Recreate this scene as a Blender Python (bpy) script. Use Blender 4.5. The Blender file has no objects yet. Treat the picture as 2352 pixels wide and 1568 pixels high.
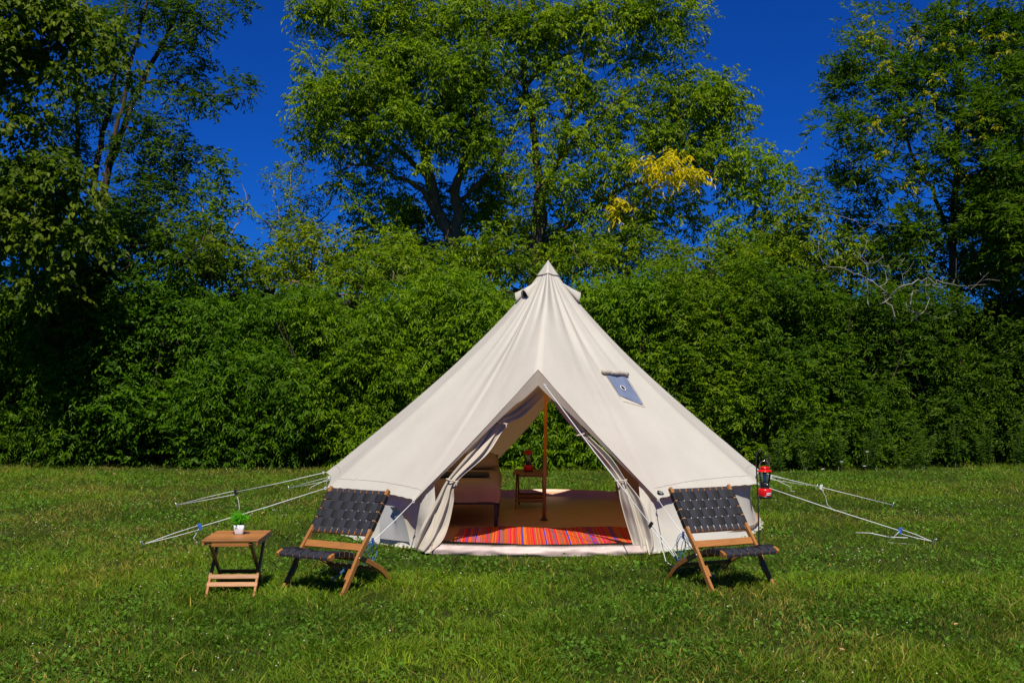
import bpy, bmesh, math, random
import numpy as np
from mathutils import Vector, Matrix, noise as mnoise

random.seed(7)
RNG = np.random.default_rng(7)
S = bpy.context.scene
COL = S.collection
PI = math.pi
R = math.radians

# ------------------------------------------------------------------ camera, world, sun, exposure
FPX, CX, CY, HZ, EYE = 2579.0, 1176.0, 784.0, 850.0, 1.724      # picture units: 2352 x 1568
PITCH = math.atan((HZ - CY) / FPX)
cd = bpy.data.cameras.new('camera'); cam = bpy.data.objects.new('camera', cd); COL.objects.link(cam)
cd.sensor_width = 36.0; cd.lens = 36.0 * FPX / 2352.0
cd.clip_start = 0.1; cd.clip_end = 3000.0
cam.location = (0, 0, EYE); cam.rotation_euler = (PI / 2 + PITCH, 0, 0)
S.camera = cam

SUN_DIR = Vector((-0.03, 0.63, -1.0)).normalized()               # the way the light travels
SUN_EL = math.asin(-SUN_DIR.z)
SUN_AZ = math.atan2(-SUN_DIR.x, -SUN_DIR.y)
w = bpy.data.worlds.new('World'); S.world = w; w.use_nodes = True
wt = w.node_tree; wt.nodes.clear()
wo = wt.nodes.new('ShaderNodeOutputWorld'); wb = wt.nodes.new('ShaderNodeBackground')
ws = wt.nodes.new('ShaderNodeTexSky'); ws.sky_type = 'NISHITA'; ws.sun_disc = False
ws.sun_elevation = SUN_EL; ws.sun_rotation = SUN_AZ
ws.air_density = 1.0; ws.dust_density = 0.0; ws.ozone_density = 6.0; ws.altitude = 1500
wg = wt.nodes.new('ShaderNodeGamma'); wg.inputs['Gamma'].default_value = 1.0
wh = wt.nodes.new('ShaderNodeHueSaturation'); wh.inputs['Saturation'].default_value = 1.0
wh.inputs['Value'].default_value = 0.75
wb.inputs['Strength'].default_value = 0.10
wt.links.new(ws.outputs[0], wg.inputs[0]); wt.links.new(wg.outputs[0], wh.inputs['Color'])
wm_ = wt.nodes.new('ShaderNodeMix'); wm_.data_type = 'RGBA'; wm_.blend_type = 'MULTIPLY'; wm_.inputs[0].default_value = 1.0
wm_.inputs[7].default_value = (0.035, 0.275, 0.82, 1)
wt.links.new(wh.outputs[0], wm_.inputs[6]); wt.links.new(wm_.outputs[2], wb.inputs[0]); wt.links.new(wb.outputs[0], wo.inputs[0])

sl = bpy.data.lights.new('sun', 'SUN'); so = bpy.data.objects.new('sun', sl); COL.objects.link(so)
sl.energy = 4.7; sl.angle = R(0.5); sl.color = (1.0, 0.93, 0.80)
so.rotation_euler = SUN_DIR.to_track_quat('-Z', 'Y').to_euler(); so.location = (2, -10, 20)
S.view_settings.view_transform = 'Standard'; S.view_settings.look = 'None'
S.view_settings.exposure = 0.35; S.view_settings.gamma = 1.0; S.view_settings.use_curve_mapping = False
S.render.engine = 'CYCLES'
S.cycles.max_bounces = 8; S.cycles.diffuse_bounces = 4; S.cycles.glossy_bounces = 2
S.cycles.transmission_bounces = 6; S.cycles.transparent_max_bounces = 8
S.cycles.caustics_reflective = False; S.cycles.caustics_refractive = False

# ------------------------------------------------------------------ helpers
def at(px, py, Y):
    """the world point at distance Y that was measured at picture point px, py"""
    cp, sp = math.cos(PITCH), math.sin(PITCH)
    u = (px - CX) / FPX; v = (CY - py) / FPX
    dy = cp - v * sp; dz = sp + v * cp
    k = Y / dy
    return Vector((u * k, Y, EYE + dz * k))

def gat(px, py, z=0.0):
    """the point at height z under picture point px, py"""
    cp, sp = math.cos(PITCH), math.sin(PITCH)
    v = (CY - py) / FPX
    dy = cp - v * sp; dz = sp + v * cp
    k = (z - EYE) / dz
    return Vector(((px - CX) / FPX * k, dy * k, z))

def link(o, parent=None):
    COL.objects.link(o)
    if parent is not None: o.parent = parent
    return o

def tag(o, label=None, cat=None, group=None, kind=None):
    if label: o['label'] = label
    if cat: o['category'] = cat
    if group: o['group'] = group
    if kind: o['kind'] = kind
    return o

def empty(name, loc=(0, 0, 0), rz=0.0, label=None, cat=None, group=None):
    o = bpy.data.objects.new(name, None); COL.objects.link(o)
    o.empty_display_size = 0.2
    o.location = loc; o.rotation_euler = (0, 0, rz)
    return tag(o, label, cat, group)

def bm_obj(name, bm, mat, parent=None, smooth=False):
    me = bpy.data.meshes.new(name); bm.to_mesh(me); bm.free()
    for m in (mat if isinstance(mat, (list, tuple)) else [mat]): me.materials.append(m)
    if smooth:
        for p in me.polygons: p.use_smooth = True
    o = bpy.data.objects.new(name, me)
    return link(o, parent)

def np_obj(name, V, F, mat, parent=None, smooth=False, col=None, mats=None):
    """V (n,3), F (m,k) arrays -> a mesh object"""
    V = np.asarray(V, dtype=np.float32); F = np.asarray(F, dtype=np.int32)
    me = bpy.data.meshes.new(name)
    me.vertices.add(len(V)); me.vertices.foreach_set('co', V.ravel())
    k = F.shape[1]
    me.loops.add(F.size); me.loops.foreach_set('vertex_index', F.ravel())
    me.polygons.add(len(F))
    me.polygons.foreach_set('loop_start', np.arange(0, F.size, k, dtype=np.int32))
    me.polygons.foreach_set('loop_total', np.full(len(F), k, dtype=np.int32))
    me.polygons.foreach_set('use_smooth', np.full(len(F), smooth))
    for m in (mat if isinstance(mat, (list, tuple)) else [mat]): me.materials.append(m)
    if mats is not None: me.polygons.foreach_set('material_index', np.asarray(mats, dtype=np.int32))
    if col is not None:
        c = np.ones((len(V), 4), dtype=np.float32); c[:, :3] = col
        a = me.color_attributes.new('tint', 'FLOAT_COLOR', 'POINT'); a.data.foreach_set('color', c.ravel())
    me.update(calc_edges=True)
    o = bpy.data.objects.new(name, me)
    return link(o, parent)

def grid_faces(nr, nc, closed=False):
    f = []
    for r in range(nr - 1):
        for c in range(nc if closed else nc - 1):
            a = r * nc + c; b = r * nc + (c + 1) % nc
            f.append((a, b, b + nc, a + nc))
    return np.array(f)

def grid_obj(name, G, mat, parent=None, smooth=True, closed=False):
    G = np.asarray(G, dtype=float); nr, nc = G.shape[:2]
    return np_obj(name, G.reshape(-1, 3), grid_faces(nr, nc, closed), mat, parent, smooth)

def solid(o, t, off=0.0):
    m = o.modifiers.new('thickness', 'SOLIDIFY'); m.thickness = t; m.offset = off
    return o

def tube_arrays(path, rad, n=6, cap=True):
    path = np.asarray(path, float); k = len(path)
    rad = np.broadcast_to(np.asarray(rad, float), (k,))
    T = np.gradient(path, axis=0); T /= np.linalg.norm(T, axis=1)[:, None] + 1e-9
    ref = np.array([0., 0., 1.]) if abs(T[0][2]) < 0.9 else np.array([1., 0., 0.])
    V = []
    A = np.cross(T[0], ref); A /= np.linalg.norm(A)
    for i in range(k):
        A = A - T[i] * A.dot(T[i]); A /= np.linalg.norm(A) + 1e-9
        B = np.cross(T[i], A)
        for j in range(n):
            a = 2 * PI * j / n
            V.append(path[i] + (A * math.cos(a) + B * math.sin(a)) * rad[i])
    F = [(r * n + c, r * n + (c + 1) % n, (r + 1) * n + (c + 1) % n, (r + 1) * n + c) for r in range(k - 1) for c in range(n)]
    V = np.array(V); F = np.array(F)
    if cap:
        m = len(V); V = np.vstack([V, path[0], path[-1]])
        F = np.vstack([F, [(m, (c + 1) % n, c, c) for c in range(n)][:0] or np.zeros((0, 4), int)])
        e = [((c + 1) % n, c, m, m) for c in range(n)]
    return V, F

class Batch:
    """several closed or open surfaces gathered into ONE mesh (quads)"""
    def __init__(s): s.V = []; s.F = []; s.n = 0
    def add(s, V, F):
        s.V.append(np.asarray(V, float)); s.F.append(np.asarray(F) + s.n); s.n += len(V); return s
    def tube(s, path, rad, n=6): return s.add(*tube_arrays(path, rad, n, False))
    def box(s, c, d, rot=None):
        d = np.asarray(d, float) / 2
        V = np.array([(x, y, z) for x in (-1, 1) for y in (-1, 1) for z in (-1, 1)], float) * d
        if rot is not None: V = V @ np.array(rot).T
        V = V + np.asarray(c, float)
        return s.add(V, [(0, 1, 3, 2), (4, 6, 7, 5), (0, 4, 5, 1), (2, 3, 7, 6), (0, 2, 6, 4), (1, 5, 7, 3)])
    def obj(s, name, mat, parent=None, smooth=False):
        return np_obj(name, np.vstack(s.V), np.vstack(s.F), mat, parent, smooth)

def tube(name, path, rad, mat, parent=None, n=8, smooth=True):
    """a closed tube as one mesh"""
    path = [Vector(p) for p in path]
    V, F = tube_arrays([tuple(p) for p in path], rad, n, False)
    bm = bmesh.new()
    vs = [bm.verts.new(v) for v in V]
    for f in F: bm.faces.new([vs[i] for i in f])
    bm.faces.new([vs[i] for i in range(n)][::-1]); bm.faces.new([vs[len(V) - n + i] for i in range(n)])
    bmesh.ops.recalc_face_normals(bm, faces=bm.faces)
    o = bm_obj(name, bm, mat, parent, smooth)
    return o

def lathe(name, prof, mat, parent=None, n=32, loc=(0, 0, 0), square=0.0, smooth=True):
    V = []
    for r, z in prof:
        for j in range(n):
            a = 2 * PI * (j + 0.5) / n
            k = 1.0
            if square: k = 1.0 / (abs(math.cos(a)) ** square + abs(math.sin(a)) ** square) ** (1.0 / square)
            V.append((loc[0] + r * k * math.cos(a), loc[1] + r * k * math.sin(a), loc[2] + z))
    F = grid_faces(len(prof), n, True)
    return np_obj(name, V, F, mat, parent, smooth)

def frame_matrix(p0, p1, up):
    p0 = Vector(p0); p1 = Vector(p1); x = (p1 - p0).normalized(); up = Vector(up)
    y = up.cross(x)
    if y.length < 1e-5: y = Vector((0, 1, 0)).cross(x)
    y.normalize(); z = x.cross(y)
    m = Matrix((x, y, z)).transposed().to_4x4(); m.translation = p0
    return m

def plank(name, p0, p1, wdt, thk, mat, parent=None, up=(0, 0, 1), bev=0.003, wob=0.0):
    """a bevelled bar from p0 to p1; its grain runs along it. wdt across, thk along up"""
    L = (Vector(p1) - Vector(p0)).length
    bm = bmesh.new(); bmesh.ops.create_cube(bm, size=1)
    for v in bm.verts: v.co = Vector(((v.co.x + 0.5) * L, v.co.y * wdt, v.co.z * thk))
    if bev: bmesh.ops.bevel(bm, geom=bm.edges[:], offset=min(bev, thk * 0.3, wdt * 0.3), segments=1, affect='EDGES', profile=0.5)
    o = bm_obj(name, bm, mat, parent)
    o.matrix_local = frame_matrix(p0, p1, up)
    return o

def curved_bar(name, side, x, wdt, thk, mat, parent=None):
    """a flat board of thickness wdt along x, following the (y, z) polyline 'side' with height thk"""
    P = np.array(side, float)
    T = np.gradient(P, axis=0); T /= np.linalg.norm(T, axis=1)[:, None]
    N = np.stack([-T[:, 1], T[:, 0]], 1)
    th = np.broadcast_to(np.asarray(thk, float), (len(P),))
    bm = bmesh.new(); rings = []
    for i in range(len(P)):
        a = P[i] + N[i] * th[i] / 2; b = P[i] - N[i] * th[i] / 2
        rings.append([bm.verts.new((x + sx * wdt / 2, q[0], q[1])) for q, sx in ((a, -1), (a, 1), (b, 1), (b, -1))])
    for i in range(len(P) - 1):
        for j in range(4): bm.faces.new((rings[i][j], rings[i][(j + 1) % 4], rings[i + 1][(j + 1) % 4], rings[i + 1][j]))
    bm.faces.new(rings[0][::-1]); bm.faces.new(rings[-1])
    bmesh.ops.recalc_face_normals(bm, faces=bm.faces)
    ed = [e for e in bm.edges if e.calc_face_angle(0) > 0.7]
    bmesh.ops.bevel(bm, geom=ed, offset=0.0035, segments=1, affect='EDGES')
    return bm_obj(name, bm, mat, parent)

def spline(pts, n):
    """smooth curve of n points through pts"""
    P = np.asarray([tuple(p) for p in pts], float); k = len(P)
    if k == 2: return P[0] + (P[1] - P[0]) * np.linspace(0, 1, n)[:, None]
    E = np.vstack([2 * P[0] - P[1], P, 2 * P[-1] - P[-2]])
    out = []
    for s in np.linspace(0, k - 1 - 1e-6, n):
        i = int(s); t = s - i; a, b, c, d = E[i], E[i + 1], E[i + 2], E[i + 3]
        out.append(0.5 * (2 * b + (c - a) * t + (2 * a - 5 * b + 4 * c - d) * t * t + (3 * b - a - 3 * c + d) * t ** 3))
    return np.array(out)

# ------------------------------------------------------------------ materials
def new_mat(name):
    m = bpy.data.materials.new(name); m.use_nodes = True
    nt = m.node_tree; b = nt.nodes['Principled BSDF']
    return m, nt, b

def setp(b, **k):
    for a, v in k.items(): b.inputs[a.replace('_', ' ')].default_value = v

def noise_node(nt, scale, detail=4, coord='Object', stretch=None, rough=0.6, dim='3D'):
    tc = nt.nodes.new('ShaderNodeTexCoord'); n = nt.nodes.new('ShaderNodeTexNoise')
    n.inputs['Scale'].default_value = scale; n.inputs['Detail'].default_value = detail; n.inputs['Roughness'].default_value = rough
    if stretch:
        mp = nt.nodes.new('ShaderNodeMapping'); mp.inputs['Scale'].default_value = stretch
        nt.links.new(tc.outputs[coord], mp.inputs[0]); nt.links.new(mp.outputs[0], n.inputs['Vector'])
    else: nt.links.new(tc.outputs[coord], n.inputs['Vector'])
    return n

def ramp(nt, stops, interp='LINEAR'):
    r = nt.nodes.new('ShaderNodeValToRGB'); r.color_ramp.interpolation = interp
    e = r.color_ramp.elements
    while len(e) < len(stops): e.new(0.5)
    for q, (p, c) in zip(e, stops): q.position = p; q.color = (*c, 1)
    return r

def simple(name, c, rough=0.5, metal=0.0, var=0.12, scale=30, bump=0.0, spec=0.5):
    m, nt, b = new_mat(name)
    n = noise_node(nt, scale)
    r = ramp(nt, [(0.3, tuple(x * (1 - var) for x in c)), (0.7, tuple(min(1, x * (1 + var)) for x in c))])
    nt.links.new(n.outputs[0], r.inputs[0]); nt.links.new(r.outputs[0], b.inputs['Base Color'])
    setp(b, Roughness=rough, Metallic=metal); b.inputs['Specular IOR Level'].default_value = spec
    if bump:
        bp = nt.nodes.new('ShaderNodeBump'); bp.inputs['Strength'].default_value = bump; bp.inputs['Distance'].default_value = 0.002
        nt.links.new(n.outputs[0], bp.inputs['Height']); nt.links.new(bp.outputs[0], b.inputs['Normal'])
    return m

def wood(name, c1, c2, rough=0.5):
    m, nt, b = new_mat(name)
    n = noise_node(nt, 6, 6, stretch=(1.2, 18, 18), rough=0.7)
    oi = nt.nodes.new('ShaderNodeObjectInfo')
    ad = nt.nodes.new('ShaderNodeMath'); ad.operation = 'MULTIPLY_ADD'; ad.inputs[1].default_value = 0.26; ad.inputs[2].default_value = -0.13
    nt.links.new(oi.outputs['Random'], ad.inputs[0])
    a2 = nt.nodes.new('ShaderNodeMath'); a2.operation = 'ADD'
    nt.links.new(n.outputs[0], a2.inputs[0]); nt.links.new(ad.outputs[0], a2.inputs[1])
    r = ramp(nt, [(0.28, c1), (0.72, c2)])
    nt.links.new(a2.outputs[0], r.inputs[0]); nt.links.new(r.outputs[0], b.inputs['Base Color'])
    bp = nt.nodes.new('ShaderNodeBump'); bp.inputs['Strength'].default_value = 0.25; bp.inputs['Distance'].default_value = 0.001
    nt.links.new(n.outputs[0], bp.inputs['Height']); nt.links.new(bp.outputs[0], b.inputs['Normal'])
    setp(b, Roughness=rough); return m

def bark_mat(name, c):
    m, nt, b = new_mat(name)
    n = noise_node(nt, 9, 6, stretch=(2.2, 2.2, 0.35), rough=0.7); n2 = noise_node(nt, 2.0, 3)
    r = ramp(nt, [(0.35, tuple(x * 0.28 for x in c)), (0.6, c), (0.8, tuple(x * 1.5 for x in c))])
    a_ = nt.nodes.new('ShaderNodeMath'); a_.operation = 'MULTIPLY_ADD'; a_.inputs[1].default_value = 0.35
    nt.links.new(n2.outputs[0], a_.inputs[0])
    s_ = nt.nodes.new('ShaderNodeMath'); s_.operation = 'MULTIPLY'; s_.inputs[1].default_value = 0.75; nt.links.new(n.outputs[0], s_.inputs[0])
    nt.links.new(s_.outputs[0], a_.inputs[2]); nt.links.new(a_.outputs[0], r.inputs[0]); nt.links.new(r.outputs[0], b.inputs['Base Color'])
    bp = nt.nodes.new('ShaderNodeBump'); bp.inputs['Strength'].default_value = 1.0; bp.inputs['Distance'].default_value = 0.05
    nt.links.new(n.outputs[0], bp.inputs['Height']); nt.links.new(bp.outputs[0], b.inputs['Normal'])
    setp(b, Roughness=0.95); b.inputs['Specular IOR Level'].default_value = 0.1
    return m

def leaf_mat(name, trans=0.35, rough=0.45, spec=0.5, tcol=(0.95, 1.25, 0.35)):
    m, nt, b = new_mat(name)
    at_ = nt.nodes.new('ShaderNodeAttribute'); at_.attribute_name = 'tint'
    nt.links.new(at_.outputs['Color'], b.inputs['Base Color'])
    setp(b, Roughness=rough); b.inputs['Specular IOR Level'].default_value = spec
    t = nt.nodes.new('ShaderNodeBsdfTranslucent'); mx = nt.nodes.new('ShaderNodeMixShader'); mx.inputs[0].default_value = trans
    mu = nt.nodes.new('ShaderNodeMix'); mu.data_type = 'RGBA'; mu.blend_type = 'MULTIPLY'; mu.inputs[0].default_value = 1.0
    nt.links.new(at_.outputs['Color'], mu.inputs[6]); mu.inputs[7].default_value = (*[x * 1.5 for x in tcol], 1)
    nt.links.new(mu.outputs[2], t.inputs[0])
    nt.links.new(b.outputs[0], mx.inputs[1]); nt.links.new(t.outputs[0], mx.inputs[2])
    nt.links.new(mx.outputs[0], nt.nodes['Material Output'].inputs[0])
    return m

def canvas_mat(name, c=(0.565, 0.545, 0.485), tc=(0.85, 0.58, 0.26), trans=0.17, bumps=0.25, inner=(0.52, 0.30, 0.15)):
    m, nt, b = new_mat(name)
    n1 = noise_node(nt, 1.6, 5); n2 = noise_node(nt, 420, 2)
    r = ramp(nt, [(0.3, tuple(x * 0.93 for x in c)), (0.7, tuple(x * 1.03 for x in c))])
    nt.links.new(n1.outputs[0], r.inputs[0])
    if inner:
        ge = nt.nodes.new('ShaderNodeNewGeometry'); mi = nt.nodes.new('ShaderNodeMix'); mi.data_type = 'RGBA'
        nt.links.new(ge.outputs['Backfacing'], mi.inputs[0]); nt.links.new(r.outputs[0], mi.inputs[6]); mi.inputs[7].default_value = (*inner, 1)  # browner back face paints in the warm shade inside the tent
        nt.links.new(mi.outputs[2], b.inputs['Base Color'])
    else: nt.links.new(r.outputs[0], b.inputs['Base Color'])
    setp(b, Roughness=0.85); b.inputs['Specular IOR Level'].default_value = 0.25
    n3 = noise_node(nt, 9, 4, rough=0.55)
    ad = nt.nodes.new('ShaderNodeMath'); ad.operation = 'MULTIPLY_ADD'; ad.inputs[1].default_value = 0.05
    nt.links.new(n2.outputs[0], ad.inputs[0]); nt.links.new(n3.outputs[0], ad.inputs[2])
    bp = nt.nodes.new('ShaderNodeBump'); bp.inputs['Strength'].default_value = bumps; bp.inputs['Distance'].default_value = 0.012
    nt.links.new(ad.outputs[0], bp.inputs['Height']); nt.links.new(bp.outputs[0], b.inputs['Normal'])
    t = nt.nodes.new('ShaderNodeBsdfTranslucent'); t.inputs[0].default_value = (*tc, 1)
    mx = nt.nodes.new('ShaderNodeMixShader'); mx.inputs[0].default_value = trans
    nt.links.new(b.outputs[0], mx.inputs[1]); nt.links.new(t.outputs[0], mx.inputs[2])
    nt.links.new(mx.outputs[0], nt.nodes['Material Output'].inputs[0])
    return m

M = {}
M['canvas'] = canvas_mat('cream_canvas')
M['curtain'] = canvas_mat('curtain_canvas', (0.50, 0.45, 0.38), (0.8, 0.5, 0.25), 0.12, 0.2, None)
M['lining'] = canvas_mat('brown_lining', (0.34, 0.20, 0.10), (0.5, 0.25, 0.08), 0.10, 0.25, None)
M['hem'] = simple('hem_stitching', (0.46, 0.42, 0.38), 0.9)
M['sheet'] = simple('groundsheet_vinyl', (0.52, 0.27, 0.15), 0.42, var=0.10, scale=3, bump=0.5)
M['sill'] = simple('sill_vinyl', (0.50, 0.39, 0.36), 0.5, var=0.16, scale=4, bump=0.8)
M['wood'] = wood('acacia_wood', (0.20, 0.075, 0.016), (0.40, 0.165, 0.036))
M['wood_dark'] = wood('dark_acacia_wood', (0.16, 0.06, 0.022), (0.34, 0.14, 0.05))
M['bark'] = bark_mat('grey_brown_bark', (0.21, 0.15, 0.09))
M['bark_dark'] = bark_mat('dark_bark', (0.11, 0.08, 0.055))
M['bark_pale'] = simple('pale_grey_bark', (0.25, 0.225, 0.19), 0.9, var=0.3, scale=9)
M['rope'] = simple('white_cord', (0.60, 0.61, 0.60), 0.8, var=0.1, scale=200)
M['blue_rope'] = simple('blue_cord', (0.05, 0.16, 0.33), 0.8, var=0.3, scale=200)
M['black_plastic'] = simple('black_plastic', (0.015, 0.015, 0.017), 0.35)
M['blue_plastic'] = simple('blue_plastic', (0.05, 0.13, 0.5), 0.35)
M['peg'] = simple('galvanised_steel', (0.5, 0.55, 0.6), 0.35, 0.8)
M['iron'] = simple('black_iron', (0.03, 0.028, 0.027), 0.4, 0.4, scale=80, bump=0.3)
M['chrome'] = simple('bright_wire', (0.75, 0.75, 0.75), 0.2, 0.9)
M['red'] = simple('red_plastic', (0.62, 0.008, 0.006), 0.22, var=0.04)
M['lens'] = simple('frosted_tube', (0.8, 0.82, 0.9), 0.5)
M['white'] = simple('white_ceramic', (0.78, 0.79, 0.82), 0.3, var=0.02)
M['pole_shade'] = simple('pole_lower_shade_tone', (0.36, 0.16, 0.08), 0.3, 0.3, scale=4)  # pole brown with the shade low in the tent put into the colour
M['pole_light'] = simple('pole_upper_light_tone', (0.78, 0.42, 0.05), 0.35, 0.0, scale=4)  # golden tone paints in the light glowing through the canvas
M['sheet_fabric'] = simple('taupe_bed_sheet', (0.34, 0.27, 0.20), 0.9, var=0.08, scale=4, bump=0.3)
M['towel'] = simple('charcoal_blanket', (0.04, 0.045, 0.045), 0.95, scale=90, bump=0.4)
M['badge_white'] = simple('printed_white', (0.8, 0.78, 0.8), 0.5, var=0.01)
M['badge_ink'] = simple('printed_ink', (0.18, 0.03, 0.22), 0.5, var=0.01)
M['window_film'] = simple('blue_grey_silicone', (0.15, 0.185, 0.285), 0.42, var=0.16, scale=6, bump=0.6)
M['mesh_panel'] = simple('grey_mesh_panel', (0.42, 0.41, 0.40), 0.8, var=0.12, scale=3, bump=0.4)
M['black'] = simple('dark_hole', (0.02, 0.012, 0.006), 0.9)
M['soil'] = simple('potting_soil', (0.03, 0.02, 0.012), 1.0)
M['stem'] = simple('green_stem', (0.10, 0.16, 0.03), .7)
M['dry_leaf'] = simple('dry_leaf', (0.42, 0.22, 0.09), 0.8, var=0.3)
m, nt, b = new_mat('clear_plastic')
setp(b, Roughness=0.03); b.inputs['Transmission Weight'].default_value = 0.0
gl = nt.nodes.new('ShaderNodeBsdfGlossy'); gl.inputs['Roughness'].default_value = 0.08
tr = nt.nodes.new('ShaderNodeBsdfTransparent'); tr.inputs[0].default_value = (0.86, 0.88, 0.80, 1)
fr = nt.nodes.new('ShaderNodeFresnel'); fr.inputs[0].default_value = 1.45
mx = nt.nodes.new('ShaderNodeMixShader')
nt.links.new(fr.outputs[0], mx.inputs[0]); nt.links.new(tr.outputs[0], mx.inputs[1]); nt.links.new(gl.outputs[0], mx.inputs[2])
nt.links.new(mx.outputs[0], nt.nodes['Material Output'].inputs[0]); M['clear'] = m

def webbing(name, c, axis_scale, rough=0.62):
    m, nt, b = new_mat(name)
    tc = nt.nodes.new('ShaderNodeTexCoord'); wv = nt.nodes.new('ShaderNodeTexWave')
    wv.inputs['Scale'].default_value = 60; wv.inputs['Distortion'].default_value = 0.3; wv.bands_direction = axis_scale
    nt.links.new(tc.outputs['Object'], wv.inputs['Vector'])
    n = noise_node(nt, 40)
    r = ramp(nt, [(0.0, tuple(x * 0.7 for x in c)), (1.0, tuple(x * 1.25 for x in c))])
    nt.links.new(wv.outputs[1], r.inputs[0]); nt.links.new(r.outputs[0], b.inputs['Base Color'])
    bp = nt.nodes.new('ShaderNodeBump'); bp.inputs['Strength'].default_value = 0.4; bp.inputs['Distance'].default_value = 0.001
    nt.links.new(wv.outputs[1], bp.inputs['Height']); nt.links.new(bp.outputs[0], b.inputs['Normal'])
    setp(b, Roughness=rough); b.inputs['Specular IOR Level'].default_value = 0.4
    return m
M['warp'] = webbing('charcoal_webbing', (0.027, 0.027, 0.034), 'Z', 0.5)
M['weft'] = webbing('black_webbing', (0.006, 0.006, 0.008), 'X', 0.75)

# striped rug
m, nt, b = new_mat('striped_rug_weave')
tc = nt.nodes.new('ShaderNodeTexCoord'); sx = nt.nodes.new('ShaderNodeSeparateXYZ')
nt.links.new(tc.outputs['Object'], sx.inputs[0])
def math_node(op, a, bb=None, c=None):
    n = nt.nodes.new('ShaderNodeMath'); n.operation = op
    for i, v in enumerate((a, bb, c)):
        if v is None: continue
        if isinstance(v, (int, float)): n.inputs[i].default_value = v
        else: nt.links.new(v, n.inputs[i])
    return n.outputs[0]
wv = noise_node(nt, 3.0, 2)
xx = math_node('MULTIPLY_ADD', wv.outputs[0], 0.012, sx.outputs[0])
fine = math_node('FLOOR', math_node('MULTIPLY', xx, 150.0))
wn = nt.nodes.new('ShaderNodeTexWhiteNoise'); wn.noise_dimensions = '1D'; nt.links.new(fine, wn.inputs['W'])
r1 = ramp(nt, [(0, (0.50, 0.075, 0.010)), (0.34, (0.17, 0.11, 0.05)), (0.50, (0.48, 0.02, 0.02)), (0.70, (0.28, 0.04, 0.16)), (0.80, (0.60, 0.15, 0.02)), (0.93, (0.10, 0.06, 0.28))], 'CONSTANT')
nt.links.new(wn.outputs[0], r1.inputs[0])
fr_ = math_node('FRACT', math_node('MULTIPLY', xx, 4.3))
blue = math_node('LESS_THAN', fr_, 0.055)
redb = math_node('MULTIPLY', math_node('GREATER_THAN', fr_, 0.47), math_node('LESS_THAN', fr_, 0.55))
m1 = nt.nodes.new('ShaderNodeMix'); m1.data_type = 'RGBA'; nt.links.new(blue, m1.inputs[0]); nt.links.new(r1.outputs[0], m1.inputs[6]); m1.inputs[7].default_value = (0.03, 0.035, 0.42, 1)
m2 = nt.nodes.new('ShaderNodeMix'); m2.data_type = 'RGBA'; nt.links.new(redb, m2.inputs[0]); nt.links.new(m1.outputs[2], m2.inputs[6]); m2.inputs[7].default_value = (0.62, 0.012, 0.03, 1)
nt.links.new(m2.outputs[2], b.inputs['Base Color']); setp(b, Roughness=0.95); b.inputs['Specular IOR Level'].default_value = 0.1
M['rug'] = m

# lawn soil sheet
m, nt, b = new_mat('lawn_floor')
n = noise_node(nt, 1.2, 8); n2 = noise_node(nt, 60, 3)
r_ = ramp(nt, [(0.30, (0.026, 0.034, 0.007)), (0.55, (0.042, 0.058, 0.010)), (0.75, (0.075, 0.070, 0.022))])
mxx = math_node('MULTIPLY_ADD', n2.outputs[0], 0.3, math_node('MULTIPLY', n.outputs[0], 0.7))
nt.links.new(mxx, r_.inputs[0]); nt.links.new(r_.outputs[0], b.inputs['Base Color']); setp(b, Roughness=1.0)
b.inputs['Specular IOR Level'].default_value = 0.1
bp = nt.nodes.new('ShaderNodeBump'); bp.inputs['Distance'].default_value = 0.03; nt.links.new(n2.outputs[0], bp.inputs['Height']); nt.links.new(bp.outputs[0], b.inputs['Normal'])
M['lawn'] = m
M['grass'] = leaf_mat('grass_blades', 0.34, 0.6, 0.12, (1.0, 1.2, 0.3))
M['leaf'] = leaf_mat('leaves', 0.34, 0.5, 0.14)
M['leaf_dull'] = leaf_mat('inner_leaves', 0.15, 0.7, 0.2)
M['flower'] = simple('clover_heads', (0.52, 0.46, 0.34), 0.9, var=0.15)

# ------------------------------------------------------------------ lawn
gb = Batch()
gx = np.linspace(-1, 1, 81); gx = np.sign(gx) * (np.abs(gx) ** 3) * 900
gy = np.linspace(-1, 1, 81); gy = np.sign(gy) * (np.abs(gy) ** 3) * 900 + 10
GX, GY = np.meshgrid(gx, gy); GZ = np.zeros_like(GX)
lawn = grid_obj('lawn', np.stack([GX, GY, GZ], 2), M['lawn'], smooth=False)
tag(lawn, 'mown green lawn under the tent and chairs', 'lawn', kind='structure')

TC = np.array([0.367, 12.96])         # centre of the tent

def vnoise(x, y, s, seed=0):
    """cheap smooth value noise on arrays"""
    x = x / s + seed * 17.3; y = y / s + seed * 9.1
    xi = np.floor(x).astype(int); yi = np.floor(y).astype(int); fx = x - xi; fy = y - yi
    def h(a, b): 
        v = np.sin(a * 127.1 + b * 311.7 + seed * 74.7) * 43758.5453
        return v - np.floor(v)
    ux = fx * fx * (3 - 2 * fx); uy = fy * fy * (3 - 2 * fy)
    return (h(xi, yi) * (1 - ux) + h(xi + 1, yi) * ux) * (1 - uy) + (h(xi, yi + 1) * (1 - ux) + h(xi + 1, yi + 1) * ux) * uy

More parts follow.
